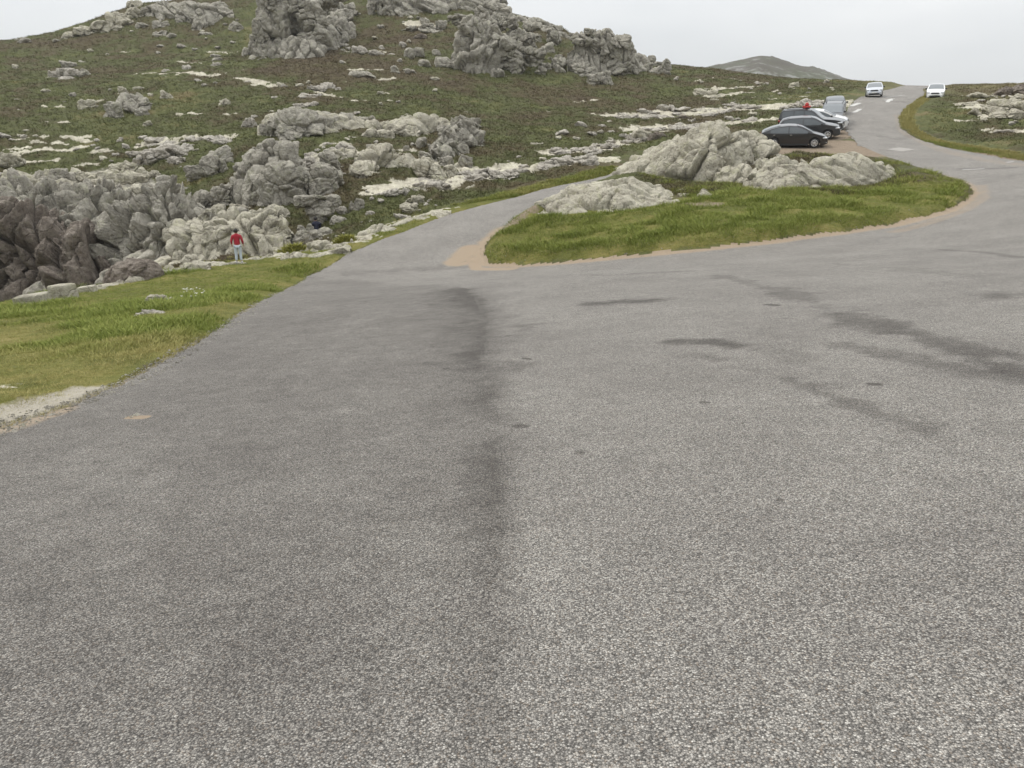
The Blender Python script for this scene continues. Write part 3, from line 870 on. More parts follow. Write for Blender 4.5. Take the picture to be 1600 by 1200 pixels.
# --- skyline and crags
outcrop('crag', 'tall split granite crag with upright columns standing on the hilltop', 'grey', (455, 88), [
    (392, -8, 424, 88, dict(e=4.5)), (404, -20, 440, 20, {}), (426, 8, 455, 92, dict(e=4.5)), (386, 55, 405, 82, {}), (436, 62, 458, 99, dict(e=4, doff=-1.5)), (425, -25, 470, 25, dict(doff=1.5)),
    (462, 5, 510, 50, dict(e=3.6)), (458, 44, 512, 74, dict(e=4)), (456, 68, 505, 86, {}), (452, -12, 500, 14, dict(doff=1.5)), (400, -10, 506, 84, dict(doff=3.5, e=5)), (396, 30, 412, 80, dict(doff=-.6)), (476, -25, 540, 10, dict(doff=4))], cat='crag', cuts=5, crack=.05)
field_outcrop('boulder', 'boulders heaped against the right of the tall split crag', 'grey',
    [(504, 18, 546, 40), (508, 34, 534, 58), (516, 22, 541, 37), (498, 5, 530, 28), (528, 6, 560, 24), (512, 50, 542, 58), (540, 14, 562, 26)], cat='boulder', loose=True)
outcrop('crag', 'small upright crag cut off by the top edge beside the hill crest', 'grey', (592, 25), [
    (574, -14, 586, 25, dict(e=4.5)), (584, -16, 600, 26, dict(e=4.5)), (597, -10, 620, 26, {}), (612, -4, 644, 18, dict(doff=2)), (602, 18, 616, 32, {}), (640, -6, 668, 10, dict(doff=3))], cat='crag', cuts=5)
field_outcrop('rock_outcrop', 'long broken slabs stepping down the left skyline of the hill', 'pale',
    [(92, 52, 116, 62), (112, 44, 140, 58), (136, 34, 172, 52), (165, 22, 200, 42), (190, 10, 222, 32), (200, 2, 224, 14), (150, 38, 190, 50), (172, 32, 206, 42), (120, 50, 146, 58)], dfac=1.2)
field_outcrop('boulder', 'small stones alone on the far left skyline', 'grey', [(20, 60, 31, 68), (31, 60, 42, 67)], cat='boulder', loose=True)
field_outcrop('rock_outcrop', 'dark jointed outcrop under the skyline left of the tall crag', 'grey',
    [(222, 12, 262, 24), (245, 2, 268, 12), (270, 22, 292, 38), (296, 8, 330, 30), (304, 26, 328, 44), (322, 4, 352, 22), (342, 16, 362, 28), (292, 20, 306, 38), (262, 4, 300, 14), (296, 32, 316, 48)])
field_outcrop('boulder', 'grey boulders strung along heath below the jointed skyline outcrop', 'grey',
    [(208, 34, 234, 46), (238, 32, 264, 46), (236, 48, 262, 58), (252, 54, 276, 62), (354, 36, 382, 50), (310, 50, 334, 56)], cat='boulder', loose=True)
field_outcrop('rock_outcrop', 'rocky crest of flat boulders along the very top of the hill', 'grey',
    [(688, 2, 720, 12), (706, -6, 746, 10), (740, -4, 770, 8), (762, -6, 792, 12), (660, 2, 690, 14), (640, 10, 668, 18), (778, 2, 792, 14)])
outcrop('crag', 'big broken pale cliff of slabs high on the right of the hill', 'grey', (780, 112), [
    (718, 34, 770, 72, dict(e=3.5)), (734, 22, 778, 44, dict(doff=3)), (752, 40, 800, 86, dict(e=3)), (772, 58, 822, 98, {}), (740, 62, 790, 96, {}), (712, 70, 760, 92, dict(tilt=12)), (724, 84, 762, 106, dict(tilt=12)), (728, 102, 760, 118, dict(tilt=8)),
    (756, 92, 782, 114, dict(tilt=15)), (742, 14, 768, 28, dict(doff=4)), (770, 24, 796, 46, dict(doff=4)), (790, 30, 812, 46, dict(doff=4)), (806, 48, 846, 64, dict(doff=3)), (816, 76, 850, 98, {}), (790, 84, 822, 112, {}), (788, 98, 824, 116, {}),
    (820, 34, 846, 50, dict(doff=6)), (758, 108, 792, 132, dict(doff=-3, tilt=6)), (782, 20, 806, 34, dict(doff=6)), (700, 24, 742, 34, dict(doff=4)), (744, 6, 776, 20, dict(doff=6))], cat='crag', crack=.09)
field_outcrop('boulder', 'boulders trailing right from the foot of the broken cliff', 'grey',
    [(826, 78, 850, 96), (848, 66, 868, 84), (858, 90, 888, 110), (842, 98, 862, 112), (868, 104, 882, 118), (852, 46, 876, 70), (824, 54, 848, 66), (836, 106, 856, 118), (888, 102, 932, 120)], cat='boulder', loose=True)
field_outcrop('rock_outcrop', 'thin slabs on the right shoulder of the hill against the sky', 'grey',
    [(800, 22, 830, 34), (820, 28, 846, 40), (840, 34, 866, 44), (852, 40, 880, 50), (812, 36, 836, 48)])
outcrop('crag', 'squat dark crag with an overhang near the right end of the ridge', 'grey', (925, 116), [
    (898, 46, 938, 92, dict(e=3.4)), (912, 54, 982, 112, dict(doff=2.5, e=5)), (904, 84, 936, 114, dict(doff=1.0)), (936, 52, 964, 100, dict(e=4)), (936, 92, 976, 118, {}), (956, 56, 986, 84, dict(e=4)), (958, 74, 990, 114, {}), (894, 56, 908, 68, {}), (912, 44, 932, 56, {}), (938, 48, 960, 58, dict(doff=2)), (968, 62, 990, 84, dict(e=4, doff=1))], cat='crag', crack=.07)
outcrop('boulder', 'greenish split boulder half sunk in heath below the squat crag', 'grey', (940, 134), [(918, 112, 940, 136, {}), (938, 114, 960, 138, {})], cat='boulder')
field_outcrop('rock_outcrop', 'low jumbled stones stepping down the ridge right of the squat crag', 'grey',
    [(982, 92, 1000, 108), (994, 84, 1014, 102), (1008, 88, 1024, 102), (980, 100, 1000, 118), (1000, 102, 1016, 116), (1012, 96, 1040, 106)])
outcrop('boulder', 'upright pale block with a dark cap at the right end of the ridge', 'grey', (1040, 118), [(1032, 96, 1049, 120, dict(e=4)), (1036, 92, 1046, 100, {})], cat='boulder')
outcrop('boulder', 'pale block leaning on the capped block at the ridge end', 'grey', (1025, 119), [(1016, 104, 1034, 121, dict(e=4))], cat='boulder')

# --- single boulders on the upper heath
def boulder(label, box, mat='grey', name='boulder', **kw):
    if isinstance(box[0], tuple):
        return field_outcrop(name, label, mat, list(box), cat='boulder', loose=True, **kw)
    return field_outcrop(name, label, mat, [box], cat='boulder', **kw)
boulder('left of two rounded boulders on the heath below the hill crest', (629, 76, 648, 92), crack=.03)
boulder('right of two rounded boulders on the heath below the hill crest', (646, 74, 665, 90), crack=.03)
boulder('egg shaped boulder below the two rounded boulders', (654, 94, 672, 106), crack=.02)
boulder('largest dark bottomed boulder left of the broken pale cliff', (677, 90, 710, 107), crack=.03)
boulder('small cap shaped stone above the dark bottomed boulder', (675, 78, 690, 90), crack=.02)
boulder('flat slabs on the heath left of the broken cliff', ((626, 42, 654, 50), (652, 36, 682, 48), (654, 44, 690, 51), (680, 34, 697, 47), (656, 28, 670, 38)), dfac=1.2)
boulder('dark plank shaped slab tilted on the upper heath', (643, 53, 666, 63), 'brown', dfac=.5)
boulder('bleached stones along the heath right of the tall crag', ((545, 74, 572, 87), (576, 78, 600, 87), (604, 84, 618, 88), (622, 66, 636, 74), (530, 68, 545, 76)), 'bleached')
boulder('dark speckled block alone in the middle of the upper heath', (547, 110, 583, 123), e=4, crack=.03)
boulder('low pale stones in the heath above the broad outcrop', ((478, 134, 508, 144), (500, 130, 524, 142), (524, 137, 534, 143)), 'bleached')
boulder('small stones right of the dark speckled block', ((608, 104, 624, 115), (632, 108, 641, 116)))
boulder('stacked grey stones in heath left below the crag', ((326, 84, 344, 92), (332, 91, 350, 99), (324, 98, 346, 106)))
boulder('pale square stone on the bare strip across the left heath', (283, 102, 298, 111), 'bleached', e=4.5)
boulder('long bleached slabs on the left heath below the skyline', ((72, 110, 124, 124), (88, 121, 116, 127)), 'bleached', dfac=1.0)
boulder('knobbly grey rocks behind the long bleached slabs', ((92, 95, 116, 108), (118, 107, 140, 123), (120, 95, 134, 102)))
boulder('rounded cracked boulder left of the pair on the middle heath', (161, 160, 195, 186), crack=.04)
boulder('large dark grooved boulders on the left middle heath', ((188, 148, 234, 176), (208, 170, 228, 184)), crack=.06)
boulder('small stones around the grooved left boulders', ((184, 136, 200, 150), (206, 136, 226, 142), (250, 142, 268, 156), (228, 146, 238, 152)), 'pale')
boulder('pale wedge stone left of the rounded cracked boulder', (122, 156, 148, 171), 'pale')
boulder('bleached rocks at the left end of the broad outcrop', ((378, 186, 402, 200), (392, 180, 404, 188)), 'bleached')
boulder('rounded stones on heath left of the broad outcrop', ((336, 156, 360, 167), (222, 190, 240, 198)), 'pale')
boulder('bleached flat stones on the heath above the grass bank', ((460, 147, 505, 154), (456, 160, 492, 169)), 'bleached', dfac=1.3)
boulder('low pale rocks in the heath above the parked cars', ((1084, 140, 1122, 150), (1110, 155, 1124, 160)), 'pale')
boulder('small greenish white rock on the heath near the parked cars', (1234, 129, 1252, 139), 'pale')
boulder('pale boulder alone on the heath between left road and bare strips', (832, 223, 850, 230), 'pale')
boulder('pointed pale boulder beside the bare bedrock left of the mound', (990, 203, 1022, 221), 'pale')
boulder('dark tussocky rocks on the bare bedrock behind the mound', ((1016, 208, 1042, 222), (1060, 180, 1086, 190)), 'brown')

# --- continuous bedrock tying the blocks together
for lab, mt, pts, dp, sd_, sc_, ln_, am_ in [
    ('continuous jointed bedrock running along the middle of the slope', 'pale', [(404, 198, 216), (420, 181, 219), (450, 176, 221), (500, 180, 221), (540, 183, 212), (570, 187, 210), (600, 190, 220), (650, 186, 219), (690, 187, 206), (708, 195, 204)], 5.5, 501, .42, (.9, .3), .8),
    ('sloping layered bedrock above the left road right of the boulders', 'pale', [(546, 270, 282), (560, 250, 283), (580, 234, 280), (602, 230, 276), (630, 240, 274), (660, 254, 280), (690, 262, 283), (720, 276, 284)], 5.0, 502, .5, (-.5, .35), .7),
    ('massive cracked bedrock wall high behind the person in red', 'grey', [(362, 290, 328), (378, 258, 330), (396, 230, 328), (420, 224, 326), (450, 228, 322), (470, 250, 318), (480, 285, 312)], 5.5, 503, .42, (.3, .25), 1.1),
    ('lichen pale bedrock slope directly behind the person in red', 'pale', [(272, 392, 420), (290, 362, 416), (310, 340, 414), (340, 332, 412), (380, 330, 408), (420, 326, 402), (446, 334, 398), (456, 360, 394)], 5.0, 504, .5, (.45, .3), .9),
    ('broken bedrock cliff core high on the right of the hill', 'grey', [(704, 88, 106), (718, 56, 112), (740, 42, 117), (765, 34, 117), (795, 46, 115), (820, 58, 110), (846, 72, 104), (864, 88, 100)], 8.0, 505, .30, (-.7, .3), 1.9),
    ('low slabby bedrock along the right shoulder skyline', 'grey', [(784, 13, 26), (810, 22, 38), (840, 33, 50), (870, 45, 60), (896, 52, 66)], 4.0, 506, .4, (1.2, .3), .8),
    ('jagged fractured crest of grey rock along the hilltop right of the crag', 'grey', [(606, 6, 24), (630, -4, 30), (650, 0, 27), (680, -8, 24), (720, -10, 20), (760, -8, 24), (780, 0, 28), (800, 14, 32)], 5.0, 512, .38, (1.1, .3), 1.1),
    ('jointed bedrock base of the squat dark crag on the ridge', 'grey', [(886, 84, 116), (900, 56, 118), (920, 50, 119), (950, 54, 120), (980, 68, 119), (1000, 92, 118), (1020, 100, 118)], 7.0, 507, .32, (.1, .3), 1.3),
    ('jointed bedrock base of the tall split crag on the hilltop', 'grey', [(378, 82, 90), (395, 72, 94), (430, 66, 95), (470, 60, 94), (505, 50, 90), (530, 34, 76), (556, 40, 58)], 7.0, 508, .30, (.05, .3), 1.4),
    ('grey jointed bedrock on the skyline left of the tall crag', 'grey', [(216, 18, 30), (250, 6, 32), (290, 6, 40), (320, 8, 46), (350, 10, 34), (366, 20, 32)], 5.0, 509, .36, (.9, .3), 1.0),
    ('rubbly pale bedrock between the heart boulder and the bleached flags', 'pale', [(468, 262, 272), (486, 244, 270), (510, 234, 262), (536, 230, 250), (556, 232, 246)], 4.0, 510, .6, (-.6, .3), .6),
    ('leaning grey bedrock ribs under the angular crag', 'grey', [(672, 236, 258), (684, 206, 256), (704, 186, 250), (726, 183, 244), (744, 194, 236), (752, 210, 232)], 4.5, 511, .5, (-.9, .25), .9)]:
    ridge('rock_outcrop', lab, mt, pts, dp, sd_, scale=sc_, lean=ln_, amp=am_, steep=.6, nu=230, nv=90, crest=.5)

# --- outcrops of the lower slope
field_outcrop('rock_outcrop', 'broad rounded grey outcrop along the middle of the slope', 'grey',
    [(414, 176, 452, 216), (424, 178, 502, 221), (404, 194, 420, 216), (480, 178, 530, 208), (500, 186, 522, 214), (520, 178, 562, 206), (548, 182, 584, 200), (434, 172, 474, 180)], crack=.05)
field_outcrop('rock_outcrop', 'stepped pale slabs right of the broad rounded outcrop', 'pale',
    [(580, 188, 616, 208), (562, 206, 590, 222), (586, 200, 616, 220), (610, 194, 634, 216), (622, 196, 656, 218), (612, 182, 652, 188), (644, 182, 688, 200), (660, 184, 686, 202), (540, 214, 562, 222), (575, 192, 590, 206)])
field_outcrop('crag', 'leaning angular grey crag at the right end of the middle slope', 'grey',
    [(706, 180, 744, 208), (682, 198, 712, 226), (680, 216, 720, 244), (700, 222, 736, 248), (718, 242, 738, 262), (728, 186, 752, 204), (712, 206, 738, 224)], cat='crag', e=3.6)
field_outcrop('boulder', 'upright small grey blocks left of the leaning angular crag', 'grey',
    [(648, 216, 668, 236), (668, 224, 678, 240), (628, 228, 640, 238), (652, 238, 682, 262), (680, 244, 710, 262)], cat='boulder', loose=True)
field_outcrop('rock_outcrop', 'wide layered pale slabs spreading over the slope above the left road', 'pale',
    [(578, 224, 606, 244), (560, 238, 600, 250), (596, 232, 622, 248), (552, 246, 580, 258), (575, 248, 640, 268), (548, 262, 580, 282), (560, 272, 582, 282), (600, 244, 645, 258), (620, 250, 660, 268), (640, 252, 680, 278), (660, 262, 700, 280), (690, 258, 716, 276), (618, 240, 644, 248)], dfac=1.15, tilt=10)
field_outcrop('rock_outcrop', 'bleached flaggy rocks on the slope above the overhanging boulder', 'bleached',
    [(504, 232, 534, 242), (522, 226, 554, 238), (512, 238, 545, 246), (470, 246, 494, 268), (505, 222, 520, 230), (476, 240, 500, 252)])
field_outcrop('boulder', 'massive cracked grey boulder high above the person in red', 'grey',
    [(398, 222, 470, 260), (372, 246, 416, 284), (402, 256, 476, 320), (374, 268, 412, 326), (412, 250, 450, 280), (440, 252, 478, 285), (382, 292, 408, 326), (360, 270, 386, 310)], cat='boulder', crack=.045, cuts=6)
outcrop('boulder', 'overhanging grey boulder resting above the heart shaped boulder', 'grey', (502, 304), [(474, 262, 530, 302, dict(e=3.5)), (494, 240, 530, 272, dict(doff=1.5)), (484, 276, 524, 303, {})], cat='boulder', crack=.04)
outcrop('boulder', 'heart shaped grey boulder above the person in dark clothes', 'grey', (496, 352), [
    (458, 303, 512, 326, dict(e=3.6)), (498, 304, 531, 324, dict(doff=.3)), (470, 314, 522, 338, {}), (482, 326, 510, 352, dict(e=2.6))], cat='boulder', crack=.03, cuts=4)
boulder('split blocks in heath right of the heart shaped boulder', ((543, 314, 556, 333), (552, 312, 569, 334)), crack=.03)
boulder('flat grey stone below the split block', (518, 340, 548, 354))
boulder('square topped pale boulders above the left road', ((624, 318, 658, 334), (626, 308, 660, 322)), 'pale', e=4)
boulder('small bleached stones in heath beside the left road', ((571, 331, 588, 340), (540, 288, 552, 294), (612, 335, 640, 342), (524, 324, 545, 334)), 'bleached')
field_outcrop('rock_outcrop', 'cluster of big rounded lichen covered boulders behind the person in red', 'pale',
    [(284, 352, 324, 392), (302, 332, 350, 364), (318, 358, 352, 410), (334, 354, 376, 408), (344, 338, 388, 360), (382, 348, 446, 396), (384, 330, 430, 356), (412, 322, 452, 350), (408, 378, 446, 400), (318, 388, 340, 412), (352, 318, 390, 340), (296, 376, 326, 404), (372, 356, 388, 372), (320, 322, 352, 342), (270, 392, 296, 418), (278, 400, 320, 422)], cat='boulder pile', e=2.9, crack=.05)
field_outcrop('rock_outcrop', 'piled grey stones where the person in dark clothes stands', 'grey',
    [(452, 362, 486, 390), (464, 352, 480, 364), (478, 352, 494, 372), (470, 360, 496, 374), (488, 360, 522, 378), (454, 372, 470, 392)])
boulder('dark angular boulders perched on the heath above the cove', ((286, 259, 326, 286), (312, 244, 342, 282), (322, 232, 362, 262), (338, 250, 358, 276)), crack=.04)
boulder('bleached bedrock sheets on the heath above the cove', ((222, 234, 262, 256), (240, 226, 300, 246), (255, 246, 296, 258), (205, 244, 232, 256)), 'bleached', dfac=1.4, name='rock_outcrop')
boulder('dark cleft boulders on the heath above the cove wall', ((78, 266, 108, 290), (100, 272, 114, 286)), crack=.05)
boulder('rounded rocks at the far left above the cove', ((2, 268, 46, 302), (24, 276, 52, 300), (0, 240, 34, 262)), 'pale')
boulder('pale pillow rocks in a line along the cove top', ((166, 256, 190, 268), (132, 270, 190, 296), (188, 254, 214, 272), (212, 262, 234, 280), (228, 268, 250, 280), (152, 282, 176, 296), (196, 270, 228, 290)), 'pale', name='rock_outcrop')

# --- the cove's far wall
ridge('cliff', 'dark brown jointed sea cliff across the cove at the far left', 'brown',
      [(-60, 360, 472), (-10, 352, 472), (20, 338, 472), (60, 344, 470), (90, 350, 466), (128, 338, 460), (160, 352, 452), (186, 372, 446), (206, 402, 440), (222, 425, 436)], 9.0, 411,
      scale=.34, lean=(.12, .25), amp=2.1, steep=.42, nu=380, nv=170, crest=.5, footD=43.0, cat='cliff', fine=1.2)
ridge('cliff', 'upper grey tier of the cove cliff with leaning joints at the far left', 'grey',
      [(-60, 284, 352), (0, 287, 352), (40, 284, 350), (80, 292, 350), (110, 296, 350), (140, 292, 352), (170, 296, 356), (200, 308, 362), (225, 322, 372), (240, 345, 380)], 10.0, 412,
      scale=.36, lean=(-.6, .3), amp=1.8, steep=.6, nu=380, nv=150, crest=.6, footD=48.0, cat='cliff', fine=1.3)
ridge('cliff', 'upright buttresses of grey rock on the right of the cove wall', 'grey',
      [(160, 425, 442), (176, 380, 440), (190, 345, 436), (205, 332, 432), (225, 318, 428), (240, 302, 426), (256, 296, 424), (272, 304, 420), (290, 316, 412), (312, 322, 404), (330, 330, 396)], 7.5, 413,
      scale=.55, lean=(.12, .2), amp=1.7, steep=.5, nu=300, nv=150, crest=.5, footD=44.5, cat='cliff', fine=1.2)
field_outcrop('boulder', 'blocks wedged in the gully above the cove buttresses', 'grey', [(268, 300, 302, 334), (300, 330, 330, 360), (284, 318, 312, 346), (310, 300, 350, 330), (330, 290, 372, 326), (350, 326, 384, 350)], cat='boulder', loose=True)
boulder('broad pale rounded block standing at the head of the cove wall', (166, 336, 198, 372), 'grey', crack=.03)
field_outcrop('rock_outcrop', 'broken ledges and blocks along the brow of the cove wall', 'pale',
    auto_blocks(0, 276, 130, 318, 10, 5, 44, 20) + auto_blocks(120, 276, 236, 312, 10, 6, 40, 18) + auto_blocks(60, 260, 220, 296, 10, 8, 28, 12))

outcrop('boulder', 'smooth brown dome of rock at the cove edge behind the grass', 'brown', (215, 440), [(166, 409, 246, 452, dict(e=2.3, cuts=2, crack=.015)), (160, 428, 190, 458, dict(e=2.4, cuts=2, crack=.02))])

# --- pale slabs along the verge and stones in the grass
for k, (lab, pts, dp, sd) in enumerate([
    ('long thin pale ledge along the cove edge behind the grass verge', [(150, 452, 458), (190, 440, 450), (230, 428, 440), (265, 420, 432), (300, 413, 427), (330, 410, 424)], 2.2, 301),
    ('pale flaggy ledge where the person in red stands', [(285, 418, 428), (320, 412, 422), (350, 409, 419), (380, 407, 415), (410, 402, 411), (440, 396, 407), (470, 395, 405)], 2.2, 302),
    ('pale sloping slab between the two people above the verge', [(470, 390, 398), (490, 380, 398), (515, 374, 396), (535, 372, 391), (552, 376, 386)], 2.4, 303),
    ('thin pale ledge below the sloping slab by the road edge', [(440, 404, 410), (470, 396, 408), (500, 392, 405), (530, 390, 400), (548, 389, 396)], 1.6, 304),
    ('long pale kerb of bedrock beside the left road', [(560, 372, 378), (580, 362, 371), (610, 352, 364), (640, 342, 352), (670, 336, 344), (705, 328, 335)], 2.0, 305),
    ('grey whitish rock humps right of the person in red', [(398, 394, 402), (415, 386, 404), (440, 382, 402), (462, 388, 398)], 2.0, 306)]):
    ridge('rock_ledge', lab, 'pale', pts, dp, sd, scale=.95, lean=(1.35, .3), amp=.30, steep=.6, nu=170, nv=44, cat='rock ledge', sink=.25)
boulder('grey rounded stones showing in the verge grass', ((224, 463, 262, 480), (256, 466, 282, 476)), 'pale', e=2.6)
boulder('low bleached stone in a grass tussock on the verge', (206, 487, 262, 499), 'bleached', e=2.6, dfac=1.0, cuts=3)
boulder('tiny pale stones in the verge near the tarmac edge', ((372, 449, 384, 453), (402, 447, 410, 451), (230, 538, 242, 543)), 'bleached')
def cut_stone(label, box, seed, rz):
    x0, y0, x1, y1 = box
    P = hit((x0 + x1) / 2, y1 - 1)
    s = depth_of(P) / F
    v, f = block(((x1 - x0) * s * 1.08, (x1 - x0) * s * .6, (y1 - y0) * s * 1.6), seed, 22, e=11, cuts=0, rough=.018, crack=0)
    R = np.array(Euler((0, math.radians(-7), rz)).to_matrix())
    o = rooted('cut_stone', v @ R.T + P + np.array([0, .1, (y1 - y0) * s * .50]), f, MAT['pale'])
    tag(o, label, 'stone block', 'cut stone blocks at the grass edge')
cut_stone('leftmost cut stone block at the cove edge of the grass', (22, 464, 78, 483), 5, .12)
cut_stone('tallest cut stone block in the middle of the three', (74, 449, 124, 474), 6, -.45)
cut_stone('smallest flat cut stone block at the right of the three', (120, 450, 151, 461), 7, .1)

# --- low flags of bleached bedrock breaking through the heath
def flags(label, path, count, w, h, seed, mat='bleached'):
    r_ = np.random.RandomState(seed)
    path = np.array(path, float)
    boxes = []
    for k in range(count):
        t = r_.rand() * (len(path) - 1); i = int(t); c = path[i] + (path[min(i + 1, len(path) - 1)] - path[i]) * (t - i)
        ww, hh = w * r_.uniform(.5, 1.5), h * r_.uniform(.6, 1.4)
        cx, cy = c[0] + r_.normal(0, 3), c[1] + r_.normal(0, h * .6)
        boxes.append((cx - ww / 2, cy - hh / 2, cx + ww / 2, cy + hh / 2))
    field_outcrop('rock_outcrop', label, mat, boxes, dfac=1.4, e=3, crack=.08)
flags('upper band of bleached flat rock between the ridge and the parked cars', ((970, 183), (1060, 178), (1130, 172), (1220, 166), (1300, 162)), 26, 34, 6, 1)
flags('middle band of bleached flat rock behind the tall mound', ((1000, 205), (1060, 200), (1090, 198), (1180, 190)), 16, 28, 6, 2)
flags('bleached flat rock left of the tall mound', ((860, 241), (930, 236), (965, 225), (1000, 214)), 14, 28, 6, 3)
flags('long bleached bedrock band above the left road', ((590, 298), (660, 291), (740, 278), (800, 268), (870, 256), (930, 251)), 34, 30, 7, 4)
flags('bleached bedrock shelf on the left heath above the cove', ((235, 227), (290, 222), (345, 218)), 12, 26, 7, 5)

# --- right bank
field_outcrop('rock_outcrop', 'bedded pale rocks breaking out of the bank right of the road', 'pale',
    [(1520, 148, 1560, 156), (1548, 158, 1600, 172), (1540, 168, 1580, 180), (1560, 174, 1612, 190), (1516, 172, 1536, 182), (1580, 148, 1620, 158), (1536, 184, 1560, 192), (1590, 160, 1640, 176), (1508, 158, 1540, 166)], dfac=1.3, tilt=5)
boulder('small white stones on the right grassy bank', ((1514, 191, 1530, 196), (1556, 203, 1592, 208)), 'bleached')
field_outcrop('rock_outcrop', 'dark rough hummock on the skyline right of the white car', 'brown', [(1560, 136, 1610, 150), (1590, 132, 1650, 148)], e=2.2)

# --- countable small stones scattered over the slopes
STONES = []
for k in range(9):
    v, f = block((1, .85, .62), 900 + k, 9, e=2.8, cuts=6, rough=.09, crack=.05)
    for mk in ('bleached', 'pale', 'grey'):
        me_o = mesh_np('loose_stone', v, f, MAT[mk]); STONES.append((mk, me_o.data)); bpy.data.objects.remove(me_o)
def scatter(label, group, region, count, lo, hi, mats, seed):
    rng = np.random.RandomState(seed)
    made = 0; tries = 0
    poly = np.array(region, float)
    while made < count and tries < count * 40:
        tries += 1
        px, py = rng.uniform(poly[:, 0].min(), poly[:, 0].max()), rng.uniform(poly[:, 1].min(), poly[:, 1].max())
        if poly_sd(np.array([px]), np.array([py]), poly)[0] > 0: continue
        P = hit(px, py)
        if poly_sd(P[:1], P[1:2], ROAD)[0] < .3: continue
        s = depth_of(P) / F * rng.uniform(lo, hi) * (1.6 if rng.rand() < .12 else 1)
        mk = mats[rng.randint(len(mats))]
        me = [m for a, m in STONES if a == mk][rng.randint(9)]
        o = bpy.data.objects.new('loose_stone', me); COL.objects.link(o)
        o.location = (P[0], P[1], Hs(P[0], P[1])[0] + .05 * s)
        o.rotation_euler = (rng.uniform(-.25, .25), rng.uniform(-.25, .25), rng.uniform(0, 6.28))
        o.scale = (s * rng.uniform(.8, 1.4), s, s * rng.uniform(.6, 1.1))
        tag(o, label, 'stone', group); made += 1
scatter('small stone scattered on the heath of the upper left hillside', 'stones on the upper left hillside', [(20, 70), (380, 30), (390, 140), (20, 200)], 34, 5, 13, ('pale', 'bleached', 'grey'), 11)
scatter('small stone scattered on the heath between the crags of the hilltop', 'stones between the hilltop crags', [(520, 20), (720, 20), (730, 130), (500, 110)], 30, 5, 13, ('pale', 'bleached', 'grey'), 12)
scatter('small stone lying in the heath of the middle slope', 'stones on the middle slope', [(400, 130), (760, 140), (740, 190), (400, 180)], 16, 5, 12, ('pale', 'bleached'), 13)
scatter('small pale stone among the heath above the cove', 'stones above the cove', [(0, 205), (240, 215), (350, 215), (280, 280), (0, 280)], 40, 5, 14, ('pale', 'bleached'), 14)
scatter('small pale stone between the outcrops of the lower slope', 'stones on the lower slope', [(440, 220), (640, 222), (740, 260), (700, 320), (560, 345), (450, 300)], 46, 5, 14, ('pale', 'bleached', 'grey'), 15)
scatter('stone lying on the bare bedrock between left road and ridge', 'stones on the bare bedrock', [(760, 262), (960, 180), (1290, 155), (1200, 185), (1000, 225), (860, 268)], 40, 5, 15, ('bleached', 'pale', 'bleached'), 16)
scatter('small stone on the heath below the ridge by the parked cars', 'stones on the heath by the parked cars', [(1040, 120), (1300, 128), (1310, 150), (1060, 160)], 22, 5, 12, ('pale', 'bleached'), 17)
scatter('small stone on the verge between the pale ledges and the left road', 'stones along the verge ledges', [(300, 420), (560, 372), (700, 330), (690, 322), (540, 362), (320, 405)], 30, 3.5, 9, ('pale', 'bleached'), 18)
scatter('small stone on the bank right of the road', 'stones on the right bank', [(1490, 155), (1600, 145), (1600, 205), (1530, 205)], 18, 5, 13, ('pale', 'bleached'), 19)
scatter('small dark stone on the wall of the cove', 'stones on the cove wall', [(60, 290), (300, 290), (300, 380), (200, 410)], 20, 6, 14, ('grey', 'grey', 'pale'), 20)

# --- far hill beyond the crest
def far_hill():
    nx, ny = 220, 50
    u = np.linspace(0, 1, nx); v = np.linspace(0, 1, ny)
    px = np.array([1040, 1100, 1130, 1160, 1185, 1205, 1240, 1290, 1330, 1360, 1392, 1420]); py = np.array([118, 108, 102, 97, 92, 93.5, 103, 113, 127, 136, 143, 150])
    D = 620.0
    cx = np.array([spot(a, b, D) for a, b in zip(np.linspace(px[0], px[-1], nx), np.interp(np.linspace(px[0], px[-1], nx), px, py))])
    G = np.zeros((nx, ny, 3))
    for j, t in enumerate(v):
        y = D - 260 + 520 * t
        k = math.cos((t - .5) * math.pi) ** .9
        G[:, j, 0] = cx[:, 0] * y / D; G[:, j, 1] = y; G[:, j, 2] = -20 + (cx[:, 2] + 20) * max(k, 0)
    p = G.reshape(-1, 3)
    p[:, 2] += 3.2 * fbm2(p[:, 0] * .03, p[:, 1] * .03, 77, 6, .68) * np.clip((p[:, 2] + 20) / 40, 0, 1)
    i = np.arange(nx * ny).reshape(nx, ny)
    f = np.stack([i[:-1, :-1], i[1:, :-1], i[1:, 1:], i[:-1, 1:]], -1).reshape(-1, 4)
    n = NT('far_heath')
    P = n.pos()
    hc, fn_ = heath_colour(n, n.scalev(P, (.35, .35, .35)), False)
    r = n.ramp(n.noise(P, .06, 6.0, .7), [(.53, 0.0), (.62, .7)])
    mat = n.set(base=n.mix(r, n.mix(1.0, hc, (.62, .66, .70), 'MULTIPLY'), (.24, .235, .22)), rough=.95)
    o = mesh_np('hill', p, f, mat)
    tag(o, 'distant hazy rounded hill behind the ridge', 'hill', kind='structure')
far_hill()
